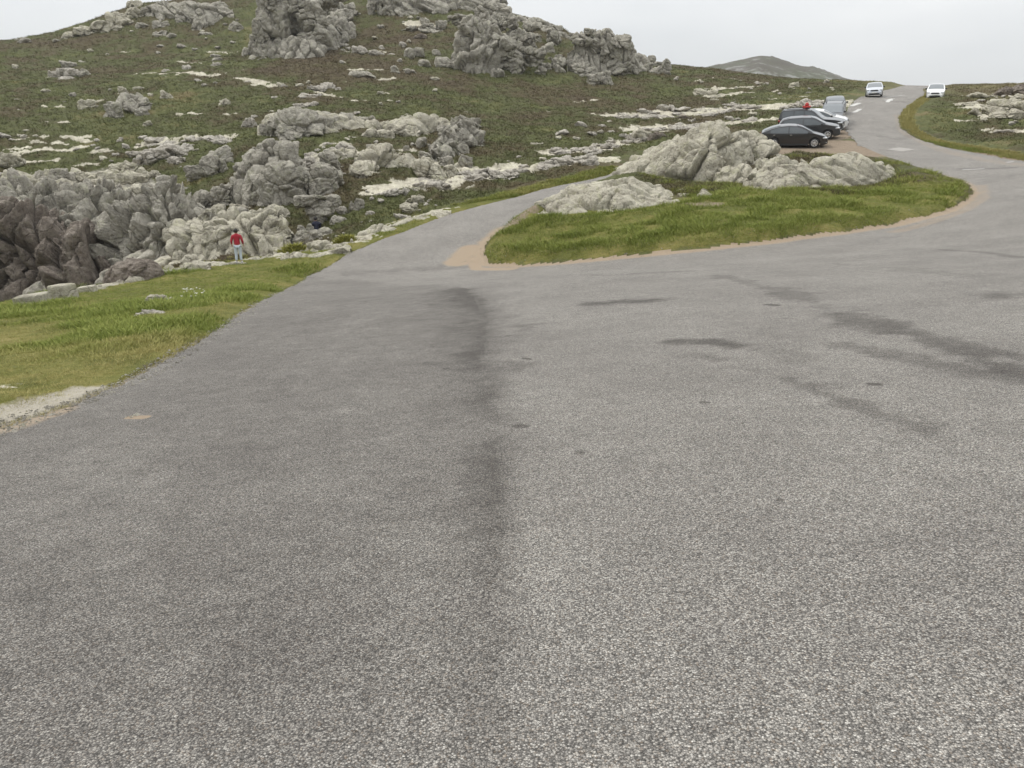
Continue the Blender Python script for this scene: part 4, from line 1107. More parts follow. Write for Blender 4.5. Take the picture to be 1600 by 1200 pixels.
# ------------------------------------------------------------------ heath and grass (uncountable ground cover)
def tufts(name, label, pts, size, mat, blades, spread, lean, width, seed, attrs=None, seg=2, cat='vegetation'):
    """clumps of thin leaves, each leaf a bent tapering strip"""
    rng = np.random.RandomState(seed)
    n = len(pts); m = n * blades
    root = np.repeat(pts, blades, 0); sz = np.repeat(size, blades)
    a = rng.uniform(0, 2 * np.pi, m); rad = np.sqrt(rng.rand(m)) * spread * sz
    root = root + np.stack([np.cos(a) * rad, np.sin(a) * rad, np.zeros(m)], 1)
    h = sz * rng.uniform(.55, 1.15, m)
    b = a + rng.normal(0, .8, m)
    ln = lean * rng.uniform(.3, 1.4, m)
    fa = rng.uniform(0, 2 * np.pi, m)
    wd = np.stack([np.cos(fa), np.sin(fa), np.zeros(m)], 1) * (width * sz * rng.uniform(.6, 1.4, m))[:, None] * .5
    vs = []
    for k in range(seg + 1):
        t = k / seg
        c = root + np.stack([np.cos(b) * ln * h * t ** 1.7, np.sin(b) * ln * h * t ** 1.7, h * t * (1 - .25 * ln * t)], 1)
        wk = wd * (1 - t) ** .7 if k < seg else None
        if k < seg: vs += [c - wk, c + wk]
        else: vs += [c]
    per = 2 * seg + 1
    V_ = np.stack(vs, 1).reshape(-1, 3)
    o = np.arange(m)[:, None] * per
    tri = []
    for k in range(seg - 1):
        p = 2 * k
        tri += [[p, p + 1, p + 2], [p + 1, p + 3, p + 2]]
    p = 2 * (seg - 1); tri += [[p, p + 1, p + 2]]
    F_ = (o[:, None, :] + np.array(tri)[None]).reshape(-1, 3)
    at = {'tint': np.repeat(np.clip(np.repeat(rng.rand(n), blades) * .6 + rng.rand(m) * .4, 0, 1), per)}
    for k_, v_ in (attrs or {}).items(): at[k_] = np.repeat(np.repeat(v_, blades), per)
    ob = mesh_np(name, V_, F_, mat, False, at)
    return tag(ob, label, cat, kind='stuff')

def m_heather():
    n = NT('heather_leaves'); P = n.pos()
    c, f = heath_colour(n, P)
    t = n.attr('tint')
    c = n.mix(1.0, c, n.ramp(t, [(0, (1.05, 1.05, 1.05)), (.5, (1.2, 1.18, 1.14)), (1, (1.42, 1.37, 1.28))]), 'MULTIPLY')
    return n.set(base=c, rough=.9, spec=.12)
def m_grass():
    n = NT('grass_blades'); P = n.pos()
    t = n.attr('tint'); d = n.attr('dry')
    c = n.ramp(n.math('ADD', n.math('MULTIPLY', t, .5), n.math('MULTIPLY', n.noise(P, .8, 3.0), .5)), [(.25, (.112, .148, .026)), (.5, (.185, .218, .042)), (.75, (.265, .275, .078))])
    dv = n.math('ADD', d, n.math('MULTIPLY', n.math('SUBTRACT', n.noise(P, 1.6, 4.0, .65), .5), .7))
    c = n.mix(n.ramp(dv, [(.35, 0.0), (.85, .9)]), c, n.ramp(t, [(0, (.24, .215, .066)), (1, (.40, .345, .145))]))
    return n.set(base=c, rough=.75, spec=.2)
MAT['heather'] = m_heather(); MAT['grass'] = m_grass()
rng = np.random.RandomState(5)
R_ = RR.ravel()
def pick(mask, count, seed):
    r_ = np.random.RandomState(seed)
    ids = np.flatnonzero(mask)
    ids = ids[r_.randint(len(ids), size=count)]
    i, j = ids // NA, ids % NA
    ok = (i < NR - 1) & (j < NA - 1); ids = ids[ok]; i, j = i[ok], j[ok]
    u, v = r_.rand(len(ids))[:, None], r_.rand(len(ids))[:, None]
    p = (V[ids] * (1 - u) * (1 - v) + V[ids + 1] * (1 - u) * v + V[ids + NA] * u * (1 - v) + V[ids + NA + 1] * u * v)
    return p.astype(float), ids
view = front & (np.abs(AZ.ravel()) < .72)
hm_ = view & (R_ > 30) & (R_ < 170) & (road_sd > .9) & (grass < .55) & (foot_sd > -.3) & (bare < .42) & (cliff < .35) & (soil < .35)
p, ids = pick(hm_, 230000, 7)
rr_ = np.random.RandomState(8)
tufts('heath', 'dark olive and brown heather covering the hillside', p - np.array([0, 0, .04]), rr_.uniform(.09, .22, len(p)) * np.clip(.7 + R_[ids] / 240, 0, 1.4) * (.4 + .6 * sstep(.9, 3.5, road_sd[ids])), MAT['heather'], 7, 1.25, .9, .25, 9, seg=1)
gm = view & (R_ > 20) & (R_ < 60) & (isl_sd < -.02) & (foot_sd > -.25) & (grass > .30) & (road_sd > .02)
p, ids = pick(gm, 30000, 17)
dry = np.clip((p[:, 1] - 31.5) / 8 + .4 * fbm2(p[:, 0] * .3, p[:, 1] * .3, 4, 3) + .1, 0, 1)
tufts('island_grass', 'long green grass on the traffic island in front of the mound', p - np.array([0, 0, .03]), rr_.uniform(.10, .24, len(p)) * (.55 + 1.0 * sstep(-.5, .6, fbm2(p[:, 0] * 1.1, p[:, 1] * 1.1, 61, 3))) * (.6 + .4 * sstep(0, .8, -isl_sd[ids])), MAT['grass'], 6, .8, .9, .075, 18, {'dry': dry * .45})
vm = view & (R_ > 5) & (R_ < 60) & (ver_sd < .35) & (road_sd > -.10) & (bare < .5)
p, ids = pick(vm, 62000, 27)
tus = sstep(.05, .5, fbm2(p[:, 0] * .35, p[:, 1] * .35, 14, 3)) * sstep(9, 15, p[:, 1])
T1 = hit(205, 525)[:2]; T2 = hit(255, 478)[:2]; T3 = hit(20, 488)[:2]
for T_, w_r in ((T1, 1.5), (T2, 2.6), (T3, 2.2)):
    tus = np.maximum(tus, sstep(w_r, w_r * .4, np.hypot(p[:, 0] - T_[0], (p[:, 1] - T_[1]) * .8)))
dry = np.clip(1.55 - p[:, 1] / 17 - tus * .8 + .35 * sstep(1.2, .1, road_sd[ids]) + .35 * fbm2(p[:, 0] * .4, p[:, 1] * .4, 44, 3), 0, 1)
edge_k = sstep(.03, .5, road_sd[ids])
tufts('verge_grass', 'yellow green turf on the verge between road and cove', p - np.array([0, 0, .02]), (rr_.uniform(.022, .05, len(p)) * (1 + p[:, 1] / 26) + tus * rr_.uniform(.05, .19, len(p))) * (.5 + .5 * edge_k), MAT['grass'], 6, 1.0, .8, .10, 28, {'dry': dry})
bm_ = view & (R_ > 30) & (R_ < 120) & (grass > .3) & (isl_sd > .3) & (ver_sd > .2) & (road_sd > .05) & (bare < .5)
p, ids = pick(bm_, 16000, 37)
tufts('bank_grass', 'short yellowish grass along the far road edges', p - np.array([0, 0, .03]), rr_.uniform(.10, .22, len(p)), MAT['grass'], 5, 1.0, .8, .16, 38, {'dry': np.clip(.62 + .5 * (p[:, 0] > 30) + .4 * fbm2(p[:, 0] * .3, p[:, 1] * .3, 45, 3), 0, 1)})

# low yellow-green plants on the ledges
n = NT('samphire_leaves')
t = n.attr('tint')
MAT['samphire'] = n.set(base=n.ramp(t, [(0, (.14, .15, .02)), (1, (.32, .30, .06))]), rough=.8)
def low_shrub(label, box, seed):
    x0, y0, x1, y1 = box
    P = hit((x0 + x1) / 2, y1)
    s = depth_of(P) / F
    w, h = (x1 - x0) * s, (y1 - y0) * s
    r_ = np.random.RandomState(seed)
    k = 160
    a = r_.uniform(0, 6.28, k); r = np.sqrt(r_.rand(k))
    pts = np.stack([np.cos(a) * r * w / 2, np.sin(a) * r * w * .3, np.zeros(k)], 1) + P + np.array([0, .25, 0])
    pts[:, 2] = Hs(pts[:, 0], pts[:, 1]) + (1 - r ** 2) * h * .6
    o = tufts('low_shrub', label, pts, r_.uniform(.5, 1, k) * h * .7, MAT['samphire'], 9, .8, .9, .22, seed)
    del o['kind']; o['category'] = 'plant'
low_shrub('yellow green low plant on the pale ledge left of the sloping slab', (438, 383, 472, 399), 3)
low_shrub('yellow green low plant above the sloping slab by the road', (520, 370, 552, 384), 4)
# a scatter of daisies in the verge
pd = np.array([hit(rr_.uniform(285, 325), rr_.uniform(462, 474)) for k in range(26)])
pd[:, 2] = Hs(pd[:, 0], pd[:, 1]) + .16
n = NT('daisy_petals'); MAT['daisy'] = n.set(base=(.75, .74, .68), rough=.7)
tufts('daisies', 'tiny white flowers dotted in the verge grass', pd, np.full(len(pd), .035), MAT['daisy'], 8, .5, 1.3, .5, 66, cat='flowers')

# loose grit spilled along the tarmac's edges
gm2 = view & (R_ > 3.5) & (R_ < 36) & (((ver_sd < .6) & (road_sd > -.40) & (road_sd < .06)) | ((sand > .35) & (road_sd > -1.5)))
p, ids = pick(gm2, 5000, 71)
octv = np.array([(1, 0, 0), (-1, 0, 0), (0, 1, 0), (0, -1, 0), (0, 0, .7), (0, 0, -.7)], float)
octf = np.array([(0, 2, 4), (2, 1, 4), (1, 3, 4), (3, 0, 4), (2, 0, 5), (1, 2, 5), (3, 1, 5), (0, 3, 5)])
sz = rr_.uniform(.004, .013, len(p)) * (1 + (rr_.rand(len(p)) < .06) * 1.6)
an = rr_.uniform(0, 6.28, len(p))
ov = octv[None] * (sz[:, None, None] * rr_.uniform(.7, 1.3, (len(p), 6, 1)))
gvx = np.stack([ov[..., 0] * np.cos(an)[:, None] - ov[..., 1] * np.sin(an)[:, None], ov[..., 0] * np.sin(an)[:, None] + ov[..., 1] * np.cos(an)[:, None], ov[..., 2]], -1) + (p + np.array([0, 0, .004]))[:, None]
gfx = (np.arange(len(p)) * 6)[:, None, None] + octf[None]
tag(mesh_np('gravel', gvx.reshape(-1, 3), gfx.reshape(-1, 3), MAT['grey'], False), 'loose grit along the edges of the tarmac', 'gravel', kind='stuff')
# ------------------------------------------------------------------ road paint
n = NT('worn_road_paint'); P = n.pos()
MAT['paint'] = n.set(base=n.mix(n.ramp(n.noise(P, 9.0, 5.0, .7), [(.40, 0.0), (.52, 1.0)]), (.30, .29, .27), (.52, .51, .48)), rough=.7)
def paint(name, label, path, width, closed=None, along=None, up=.03):
    """a strip of paint lying on the tarmac; path in world x, y"""
    path = np.array(path, float)
    seg = []
    for a, b in zip(path[:-1], path[1:]):
        m_ = max(2, int(np.hypot(*(b - a)) / .15))
        seg.append(a + (b - a) * np.linspace(0, 1, m_, endpoint=False)[:, None])
    c = np.concatenate(seg + [path[-1:]])
    t = np.gradient(c, axis=0); t /= np.linalg.norm(t, axis=1, keepdims=True)
    nn = np.stack([-t[:, 1], t[:, 0]], 1)
    w = np.broadcast_to(np.asarray(width, float), (len(c),)) if np.ndim(width) == 0 else np.interp(np.linspace(0, 1, len(c)), np.linspace(0, 1, len(width)), width)
    L_, R2 = c + nn * w[:, None] / 2, c - nn * w[:, None] / 2
    q = np.concatenate([L_, c, R2]); z = np.maximum(Hs(q[:, 0], q[:, 1]), H(q[:, 0], q[:, 1])) + up * .5
    v = np.column_stack([q, z]); k = len(c)
    i = np.arange(k - 1)
    f = np.concatenate([np.stack([i, i + 1, i + 1 + k, i + k], 1), np.stack([i + k, i + k + 1, i + 1 + 2 * k, i + 2 * k], 1)])[:, ::-1]
    o = mesh_np(name, v, f, MAT['paint'])
    tag(o, label, 'road marking', kind='structure')
    return o
def px_path(*pts): return [hit(*p)[:2] for p in pts]
paint('road_marking', 'upper white centre dash on the rising road', px_path((1330, 166), (1343, 161)), .5)
paint('road_marking', 'lower white centre dash on the rising road', px_path((1334, 176), (1344, 170.5)), .4)
paint('road_marking', 'faint white edge line across the right side of the road', px_path((1504, 265.5), (1538, 264)), .16)
paint('road_marking', 'short white dash at the far right of the road', px_path((1572, 254), (1584, 253)), .2)
a0 = px_path((1386, 160), (1391, 155.5), (1396, 154.5))
paint('road_marking', 'white bent arrow painted on the upper road', a0, [.35, .4, .4])
paint('road_marking', 'head of the white arrow on the upper road', px_path((1387, 156), (1393, 157.5)), [.9, .3])
A_, B_ = hit(1385, 152.2)[:2], hit(1411, 149.2)[:2]
for k in range(7):
    c = A_ + (B_ - A_) * (k + .2) / 7
    d_ = A_ + (B_ - A_) * (k + (.62 if k not in (0, 6) else .8)) / 7
    paint('road_marking', 'short white bar of the broken stop line across the upper road', [c, d_], .65 if k in (0, 6) else .4)['group'] = 'bars of the broken line'
n = NT('dull_patch'); P = n.pos()
MAT['patch'] = n.set(base=n.mix(n.noise(P, 6, 4.0), (.24, .225, .205), (.33, .31, .28)), rough=.85)
o = paint('road_patch', 'pale repaired square patch in the curving road', px_path((1397, 235), (1418, 232)), 1.2, up=.016)
o.data.materials.clear(); o.data.materials.append(MAT['patch']); o['category'] = 'road patch'

# ------------------------------------------------------------------ cars
def plain(name, base, rough=.5, metal=0.0, coat=0.0, spec=.5):
    n = NT(name)
    dirt = n.ramp(n.noise(n.obj(), 3.0, 5.0, .65), [(.35, (.90, .90, .90)), (.7, (1.04, 1.04, 1.03))])
    m = n.set(base=n.mix(1.0, dirt, base, 'MULTIPLY'), rough=rough, metal=metal, coat=coat, coatrough=.06, spec=spec)
    return m
MAT.update(tyre=plain('tyre_rubber', (.022, .022, .022), .85), rim=plain('alloy', (.62, .62, .62), .32, .8), glass=plain('car_glass', (.075, .088, .095), .12, spec=.9), trim=plain('black_trim', (.02, .02, .021), .6),  # glass base colour is raised to stand in for reflected sky
           lamp=plain('headlamp_lens', (.62, .64, .66), .12, .25), plate=plain('number_plate', (.72, .72, .70), .5), tail=plain('tail_lens', (.25, .02, .02), .2), red=plain('red_cloth', (.42, .035, .03), .8), chrome=plain('chrome', (.6, .6, .6), .2, 1.0),
           screen=plain('windscreen_glass', (.12, .135, .145), .08, spec=1.0))  # lighter than the side glass: bright sky reflection put into the base colour

def grid_faces(a, b, flip=False):
    i = np.arange(a * b).reshape(a, b)
    f = np.stack([i[:-1, :-1], i[1:, :-1], i[1:, 1:], i[:-1, 1:]], -1).reshape(-1, 4)
    return f[:, ::-1] if flip else f
def box_mesh(c, s, bev=.25):
    d, f = cube_sphere(6)
    r = (np.abs(d) ** 8).sum(1) ** (-1 / 8)
    return d * r[:, None] * np.array(s) / 2 + np.array(c), f
def ell_mesh(c, s, n=8, e=2.6):
    d, f = cube_sphere(n)
    r = (np.abs(d) ** e).sum(1) ** (-1 / e)
    return d * r[:, None] * np.array(s) / 2 + np.array(c), f

def make_car(label, paint_mat, L, W, Ht, top, belt, cowl, roof_f, roof_r, back, wb, rw=.32, clear=.2, tumble=.22, pillars=(), lamp_z=.68, group=None, roofbars=False, hatch=True, cat='car', spokes=7, lower_trim=False):
    """a car from its side outline: `top` is (x, z) along the upper outline, nose at +x"""
    root = bpy.data.objects.new('parked_car', None); COL.objects.link(root)
    tag(root, label, cat, group)
    top = np.array(sorted(top), float)
    xs = np.linspace(-L / 2, L / 2, 121)
    raw = np.interp(xs, top[:, 0], top[:, 1])
    ker = np.array([1, 2, 3, 2, 1]) / 9.0
    sm = np.convolve(np.pad(raw, 2, 'edge'), ker, 'valid')
    def T(x): return np.interp(x, xs, sm)
    def plan(x): return 1 - .20 * np.abs(x / (L / 2)) ** 7 - .05 * np.abs(x / (L / 2)) ** 2
    def Wd(x, z):
        base = W / 2 * plan(x)
        lowz = 1 - .05 * np.clip((.5 - z) / .3, 0, 1) ** 2
        up = np.clip((z - belt) / (Ht - belt), 0, 1)
        return base * lowz * (1 - tumble * up ** 1.1) * (1 + .012 * np.sin(np.clip((z - .45) / .4, 0, 1) * math.pi))
    xf, xr = wb
    ra = rw + .055
    def Bt(x):
        b = np.full(np.shape(x), clear) + .10 * np.clip((np.abs(x) - L / 2 + .35) / .35, 0, 1)
        for xw in (xf, xr):
            dx = x - xw
            b = np.maximum(b, np.where(np.abs(dx) < ra, rw + np.sqrt(np.clip(ra * ra - dx * dx, 0, None)), 0))
        return b
    def crown(x, f): return .045 * (1 - f * f)
    m, k = 12, 11
    t_, b_ = T(xs), Bt(xs)
    b_ = np.minimum(b_, t_ - .04)
    rows = []
    for s in (1, -1):
        side = []
        for j in range(m):
            z = b_ + (t_ - b_) * (j / (m - 1)) ** .85
            side.append(np.stack([xs, s * Wd(xs, z), z - (.018 if j == m - 1 else 0)], 1))
        rows.append(side)
    ring = list(rows[0])
    for j in range(1, k - 1):
        f = 1 - 2 * j / (k - 1)
        ring.append(np.stack([xs, Wd(xs, t_) * f * .985, t_ + crown(xs, f)], 1))
    ring += rows[1][::-1]
    ring += [np.stack([xs, -W / 2 * .5 + 0 * xs, b_], 1), np.stack([xs, W / 2 * .5 + 0 * xs, b_], 1)]
    Rn = len(ring)
    A = np.stack(ring, 1)
    Vv = A.reshape(-1, 3)
    i = np.arange(len(xs) * Rn).reshape(len(xs), Rn)
    i2 = np.roll(i, -1, 1)
    Fq = np.stack([i[:-1], i2[:-1], i2[1:], i[1:]], -1).reshape(-1, 4)
    caps = []
    for e_, fl in ((0, True), (len(xs) - 1, False)):
        c = len(Vv); Vv = np.concatenate([Vv, A[e_].mean(0)[None]])
        q = np.stack([i[e_], i2[e_], np.full(Rn, c), np.full(Rn, c)], 1)
        caps.append(q if not fl else q[:, [1, 0, 2, 3]])
    me = bpy.data.meshes.new('body')
    me.from_pydata(Vv.tolist(), [], [tuple(q) for q in Fq.tolist()] + [tuple(q[:3]) for c in caps for q in c.tolist()])
    me.polygons.foreach_set('use_smooth', np.ones(len(me.polygons), bool)); me.materials.append(paint_mat)
    body = bpy.data.objects.new('body', me); COL.objects.link(body); body.parent = root
    md = body.modifiers.new('edges', 'EDGE_SPLIT'); md.split_angle = math.radians(42)
    def part(nm, vf, mat, parent=root, smooth=True): return mesh_np(nm, vf[0], vf[1], MAT[mat], smooth, parent=parent)
    v, f = box_mesh((0, 0, .42), (L * .84, W * .62, .42)); part('underbody', (v, f), 'trim')
    # side windows
    def side_glass(x0, x1, s):
        gx_ = np.linspace(x0, x1, 18); gv = np.linspace(0, 1, 7)
        X, Tt = np.meshgrid(gx_, gv, indexing='ij')
        hi = np.maximum(T(X) - .085, belt + .025)
        Z = belt + .02 + (hi - belt - .02) * Tt
        Y = s * (Wd(X, Z) + .008)
        return np.stack([X, Y, Z], -1).reshape(-1, 3), grid_faces(18, 7, s > 0)
    edges = [back] + list(pillars) + [roof_f - .0 + (cowl - roof_f) * .72]
    for s in (1, -1):
        for a, b in zip(edges[:-1], edges[1:]):
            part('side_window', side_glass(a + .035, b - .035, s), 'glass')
    def top_glass(x0, x1, fy):
        gx_ = np.linspace(x0, x1, 14); gf = np.linspace(-fy, fy, 11)
        X, Ff = np.meshgrid(gx_, gf, indexing='ij')
        sl = np.gradient(T(gx_), gx_)[:, None]
        nn = np.sqrt(1 + sl * sl)
        Z = T(X) + crown(X, Ff) + .014 / nn
        return np.stack([X - sl / nn * .014, Wd(X, T(X)) * Ff, Z], -1).reshape(-1, 3), grid_faces(14, 11)
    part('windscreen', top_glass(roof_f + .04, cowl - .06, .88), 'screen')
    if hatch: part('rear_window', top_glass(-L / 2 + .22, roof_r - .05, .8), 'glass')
    # wheels
    for xw in (xf, xr):
        for s in (1, -1):
            yw = s * (W / 2 * float(plan(xw)) - .10)
            prof = [(rw * .62, -.10), (rw * .86, -.105), (rw * .97, -.085), (rw, -.04), (rw, .04), (rw * .97, .085), (rw * .86, .105), (rw * .62, .10), (rw * .6, 0)]
            th = np.linspace(0, 2 * math.pi, 28, endpoint=False)
            pv = np.array([[(xw + r * math.cos(a), yw + y, rw + r * math.sin(a)) for r, y in prof] for a in th]).reshape(-1, 3)
            i_ = np.arange(28 * len(prof)).reshape(28, -1); a1 = np.roll(i_, -1, 0)
            ff = np.stack([i_, np.roll(i_, -1, 1), np.roll(a1, -1, 1), a1], -1).reshape(-1, 4)
            wh = part('wheel', (pv, ff), 'tyre')
            vs, fs, o_ = [], [], 0
            for q in range(spokes):
                a = 2 * math.pi * q / spokes
                sv, sf = box_mesh((rw * .33, 0, 0), (rw * .62, .03, rw * .17))
                ca, sa = math.cos(a), math.sin(a)
                sv = np.stack([xw + sv[:, 0] * ca - sv[:, 2] * sa, yw + s * .085 + sv[:, 1], rw + sv[:, 0] * sa + sv[:, 2] * ca], 1)
                vs.append(sv); fs.append(sf + o_); o_ += len(sv)
            hv, hf = ell_mesh((xw, yw + s * .09, rw), (rw * .36, .05, rw * .36)); vs.append(hv); fs.append(hf + o_); o_ += len(hv)
            ring_p = [(rw * .64, .08), (rw * .66, .108), (rw * .56, .108), (rw * .56, .08)]
            pv = np.array([[(xw + r * math.cos(a), yw + s * y, rw + r * math.sin(a)) for r, y in ring_p] for a in th]).reshape(-1, 3)
            i_ = np.arange(28 * 4).reshape(28, 4); a1 = np.roll(i_, -1, 0)
            vs.append(pv); fs.append(np.stack([i_, np.roll(i_, -1, 1), np.roll(a1, -1, 1), a1], -1).reshape(-1, 4) + o_)
            part('rim', (np.concatenate(vs), np.concatenate(fs)), 'rim', wh)
    # lamps, grille, plate, mirrors, handles
    nz = T(L / 2 - .12)
    for s in (1, -1):
        v, f = ell_mesh((L / 2 - .26, s * W * .365, lamp_z), (.44, W * .19, .15), 10); part('headlight', (v, f), 'lamp')
        v, f = ell_mesh((L / 2 - .14, s * W * .34, .36), (.22, W * .13, .10)); part('fog_light', (v, f), 'lamp' if not lower_trim else 'trim')
        v, f = ell_mesh((-L / 2 + .10, s * W * .36, lamp_z + .14), (.22, W * .16, .20)); part('tail_light', (v, f), 'tail')
        v, f = ell_mesh((cowl - .32, s * (W / 2 + .06), belt + .07), (.14, .20, .14)); part('mirror', (v, f), 'trim')
        for hx in ((edges[-2] + .16), (edges[0] + .30)):
            v, f = box_mesh((hx, s * (float(Wd(hx, belt - .09)) + .012), belt - .09), (.17, .03, .028)); part('door_handle', (v, f), 'chrome')
        if roofbars:
            v, f = box_mesh(((roof_f + roof_r) / 2, s * W * .36, Ht + .035), (abs(roof_f - roof_r) * .9, .04, .05)); part('roof_bar', (v, f), 'trim')
        v, f = box_mesh(((xf + xr) / 2, s * (W / 2 - .015), clear + .06), (xf - xr - 2 * ra, .05, .11)); part('sill', (v, f), 'trim')
    v, f = ell_mesh((L / 2 - .055, 0, lamp_z - .06), (.15, W * .46, .13), 8, 5); part('grille', (v, f), 'trim')
    v, f = ell_mesh((L / 2 - .04, 0, .33), (.16, W * .62, .15), 8, 5); part('lower_intake', (v, f), 'trim')
    v, f = box_mesh((L / 2 + .03, 0, .47), (.02, .52, .12)); part('number_plate', (v, f), 'plate')
    return root
def park(root, px, py, yaw_deg, lift=0.0, roll=0.0):
    P = hit(px, py)
    a = math.radians(yaw_deg)
    fx, fy = math.cos(a), math.sin(a)
    e = 1.25
    g = lambda u, w: float(H(P[0] + fx * u - fy * w, P[1] + fy * u + fx * w)[0])
    X = Vector((fx * 2 * e, fy * 2 * e, g(e, 0) - g(-e, 0))).normalized()
    Y = Vector((-fy * 1.6, fx * 1.6, g(0, .8) - g(0, -.8))).normalized()
    Z = X.cross(Y).normalized(); Y = Z.cross(X)
    M = Matrix((X, Y, Z)).transposed().to_4x4()
    M.translation = Vector((P[0], P[1], (g(e, 0) + g(-e, 0) + g(0, .8) + g(0, -.8)) / 4 + .01 + lift))
    if roll: M = M @ Matrix.Rotation(math.radians(roll), 4, 'X') @ Matrix.Scale(.93, 4)
    root.matrix_world = M
    return P

hatch_top = [(-2.22, .70), (-2.20, .98), (-2.05, 1.06), (-1.55, 1.27), (-1.0, 1.42), (-.4, 1.475), (.1, 1.455), (.5, 1.36), (1.0, 1.12), (1.28, .98), (1.6, .90), (1.95, .80), (2.12, .70), (2.2, .55), (2.22, .42)]
car = make_car('black low hatchback parked nearest, beside the rock mound', plain('black_paint', (.012, .012, .014), .28, 0, .8), 4.44, 1.79, 1.475, hatch_top, .96, 1.26, .12, -.9, -1.62, (1.36, -1.30), .335, .17, .22, (-.38,), .66, 'cars parked on the earth lay-by')
park(car, 1238, 229.0, -16)
suvt = [(-2.15, .72), (-2.14, 1.05), (-2.05, 1.18), (-1.8, 1.42), (-1.3, 1.54), (-.5, 1.575), (.05, 1.555), (.45, 1.44), (.95, 1.16), (1.2, 1.05), (1.6, .98), (1.95, .90), (2.1, .76), (2.15, .5)]
car = make_car('dark grey crossover parked second, behind the black hatchback', plain('anthracite_paint', (.035, .037, .04), .3, .2, .7), 4.3, 1.80, 1.575, suvt, 1.02, 1.18, .06, -1.35, -1.78, (1.30, -1.28), .345, .2, .2, (-.42,), .78, 'cars parked on the earth lay-by', lower_trim=True)
park(car, 1262, 216.5, -19)
boxy = [(-2.35, .75), (-2.34, 1.15), (-2.28, 1.42), (-2.15, 1.72), (-1.8, 1.79), (-.6, 1.81), (-.1, 1.78), (.25, 1.62), (.72, 1.22), (.95, 1.13), (1.8, 1.06), (2.2, .98), (2.32, .8), (2.35, .5)]
suv = make_car('dark tall car with a red bundle on its roof, parked third', plain('charcoal_paint', (.024, .026, .028), .3, .1, .7), 4.7, 1.86, 1.81, boxy, 1.12, .95, -.08, -1.9, -2.1, (1.42, -1.38), .37, .22, .18, (-1.2, -.45), .84, 'cars parked on the earth lay-by', roofbars=True)
PS = park(suv, 1266, 208.5, -28)
v, f = block((.62, .5, .20), 77, 16, e=2.5, cuts=3, rough=.1, crack=.05)
v2, f2 = ell_mesh((.0, 0, .14), (.30, .3, .36), 10, 1.6)
vb, fb = join([(v, f), (v2, f2)])
bundle = mesh_np('roof_bundle', vb, fb, MAT['red'])
bundle.matrix_world = suv.matrix_world @ Matrix.Translation((-.45, .1, 1.94))
tag(bundle, 'small red bundle tied on the roof of the dark tall car', 'luggage')
supm = [(-2.0, .7), (-1.98, 1.0), (-1.85, 1.2), (-1.5, 1.42), (-.9, 1.5), (-.3, 1.5), (.1, 1.44), (.5, 1.28), (.95, 1.05), (1.3, .96), (1.7, .86), (1.92, .74), (2.0, .5)]
car = make_car('white car parked fourth, only its bonnet showing past the dark car', plain('white_paint', (.72, .72, .71), .3, 0, .6), 4.0, 1.74, 1.5, supm, .98, 1.1, .1, -1.1, -1.6, (1.25, -1.2), .32, .18, .2, (-.4,), .70, 'cars parked on the earth lay-by')
park(car, 1282, 201.5, -24)
mpv = [(-2.1, .75), (-2.08, 1.2), (-1.95, 1.5), (-1.6, 1.62), (-.6, 1.66), (.0, 1.62), (.5, 1.45), (1.05, 1.15), (1.4, 1.02), (1.8, .9), (2.02, .78), (2.1, .5)]
car = make_car('grey people carrier facing us, parked fifth at the road edge', plain('steel_grey_paint', (.075, .08, .086), .3, .4, .6), 4.2, 1.78, 1.66, mpv, 1.05, 1.3, .1, -1.4, -1.8, (1.32, -1.26), .33, .2, .16, (-.5,), .8, 'cars parked on the earth lay-by', roofbars=True)
park(car, 1300, 194.5, -116)
car = make_car('dark car parked sixth, only its roof and windscreen showing', plain('blue_black_paint', (.02, .022, .028), .3, .1, .7), 4.44, 1.79, 1.475, hatch_top, .96, 1.26, .12, -.9, -1.62, (1.36, -1.30), .335, .17, .22, (-.38,), .66, 'cars parked on the earth lay-by')
park(car, 1303, 178.5, -108)
car = make_car('silver car coming down the left lane of the upper road', plain('silver_paint', (.50, .52, .56), .3, .35, .6), 4.2, 1.74, 1.40, [(x * 1.05, z * .93) for x, z in supm], .93, 1.15, .1, -1.15, -1.68, (1.3, -1.25), .33, .19, .2, (-.4,), .74)
car.name = 'car'
park(car, 1365, 150.5, -113, roll=3)
car = make_car('white car standing on the grass right of the upper road', plain('white_car_paint', (.74, .74, .73), .28, 0, .6), 4.3, 1.74, 1.40, [(x * .96, z * .95) for x, z in hatch_top], .92, 1.22, .12, -.9, -1.6, (1.34, -1.28), .33, .16, .2, (-.38,), .68)
park(car, 1460.5, 153.5, -118, roll=3)
# ------------------------------------------------------------------ people
MAT.update(skin=plain('skin', (.42, .27, .20), .6), hair=plain('dark_hair', (.02, .016, .013), .7), jacket_red=plain('red_jacket_cloth', (.36, .018, .035), .8), jeans=plain('pale_jeans', (.50, .56, .62), .85),
           shoe=plain('pale_shoe', (.5, .5, .5), .7), navy=plain('navy_cloth', (.018, .020, .040), .85), dark=plain('dark_trousers', (.02, .022, .03), .85))
def skin_mesh(name, joints, bones, mat, parent=None, root=0, sub=2):
    me = bpy.data.meshes.new(name)
    me.from_pydata([j[0] for j in joints], bones, [])
    o = bpy.data.objects.new(name, me); COL.objects.link(o)
    if parent: o.parent = parent
    md = o.modifiers.new('skin', 'SKIN'); md.use_smooth_shade = True
    for i, j in enumerate(joints):
        r = j[1]
        me.skin_vertices[0].data[i].radius = r if isinstance(r, tuple) else (r, r)
    me.skin_vertices[0].data[root].use_root = True
    sb = o.modifiers.new('sub', 'SUBSURF'); sb.levels = sub; sb.render_levels = sub
    me.materials.append(MAT[mat])
    return o
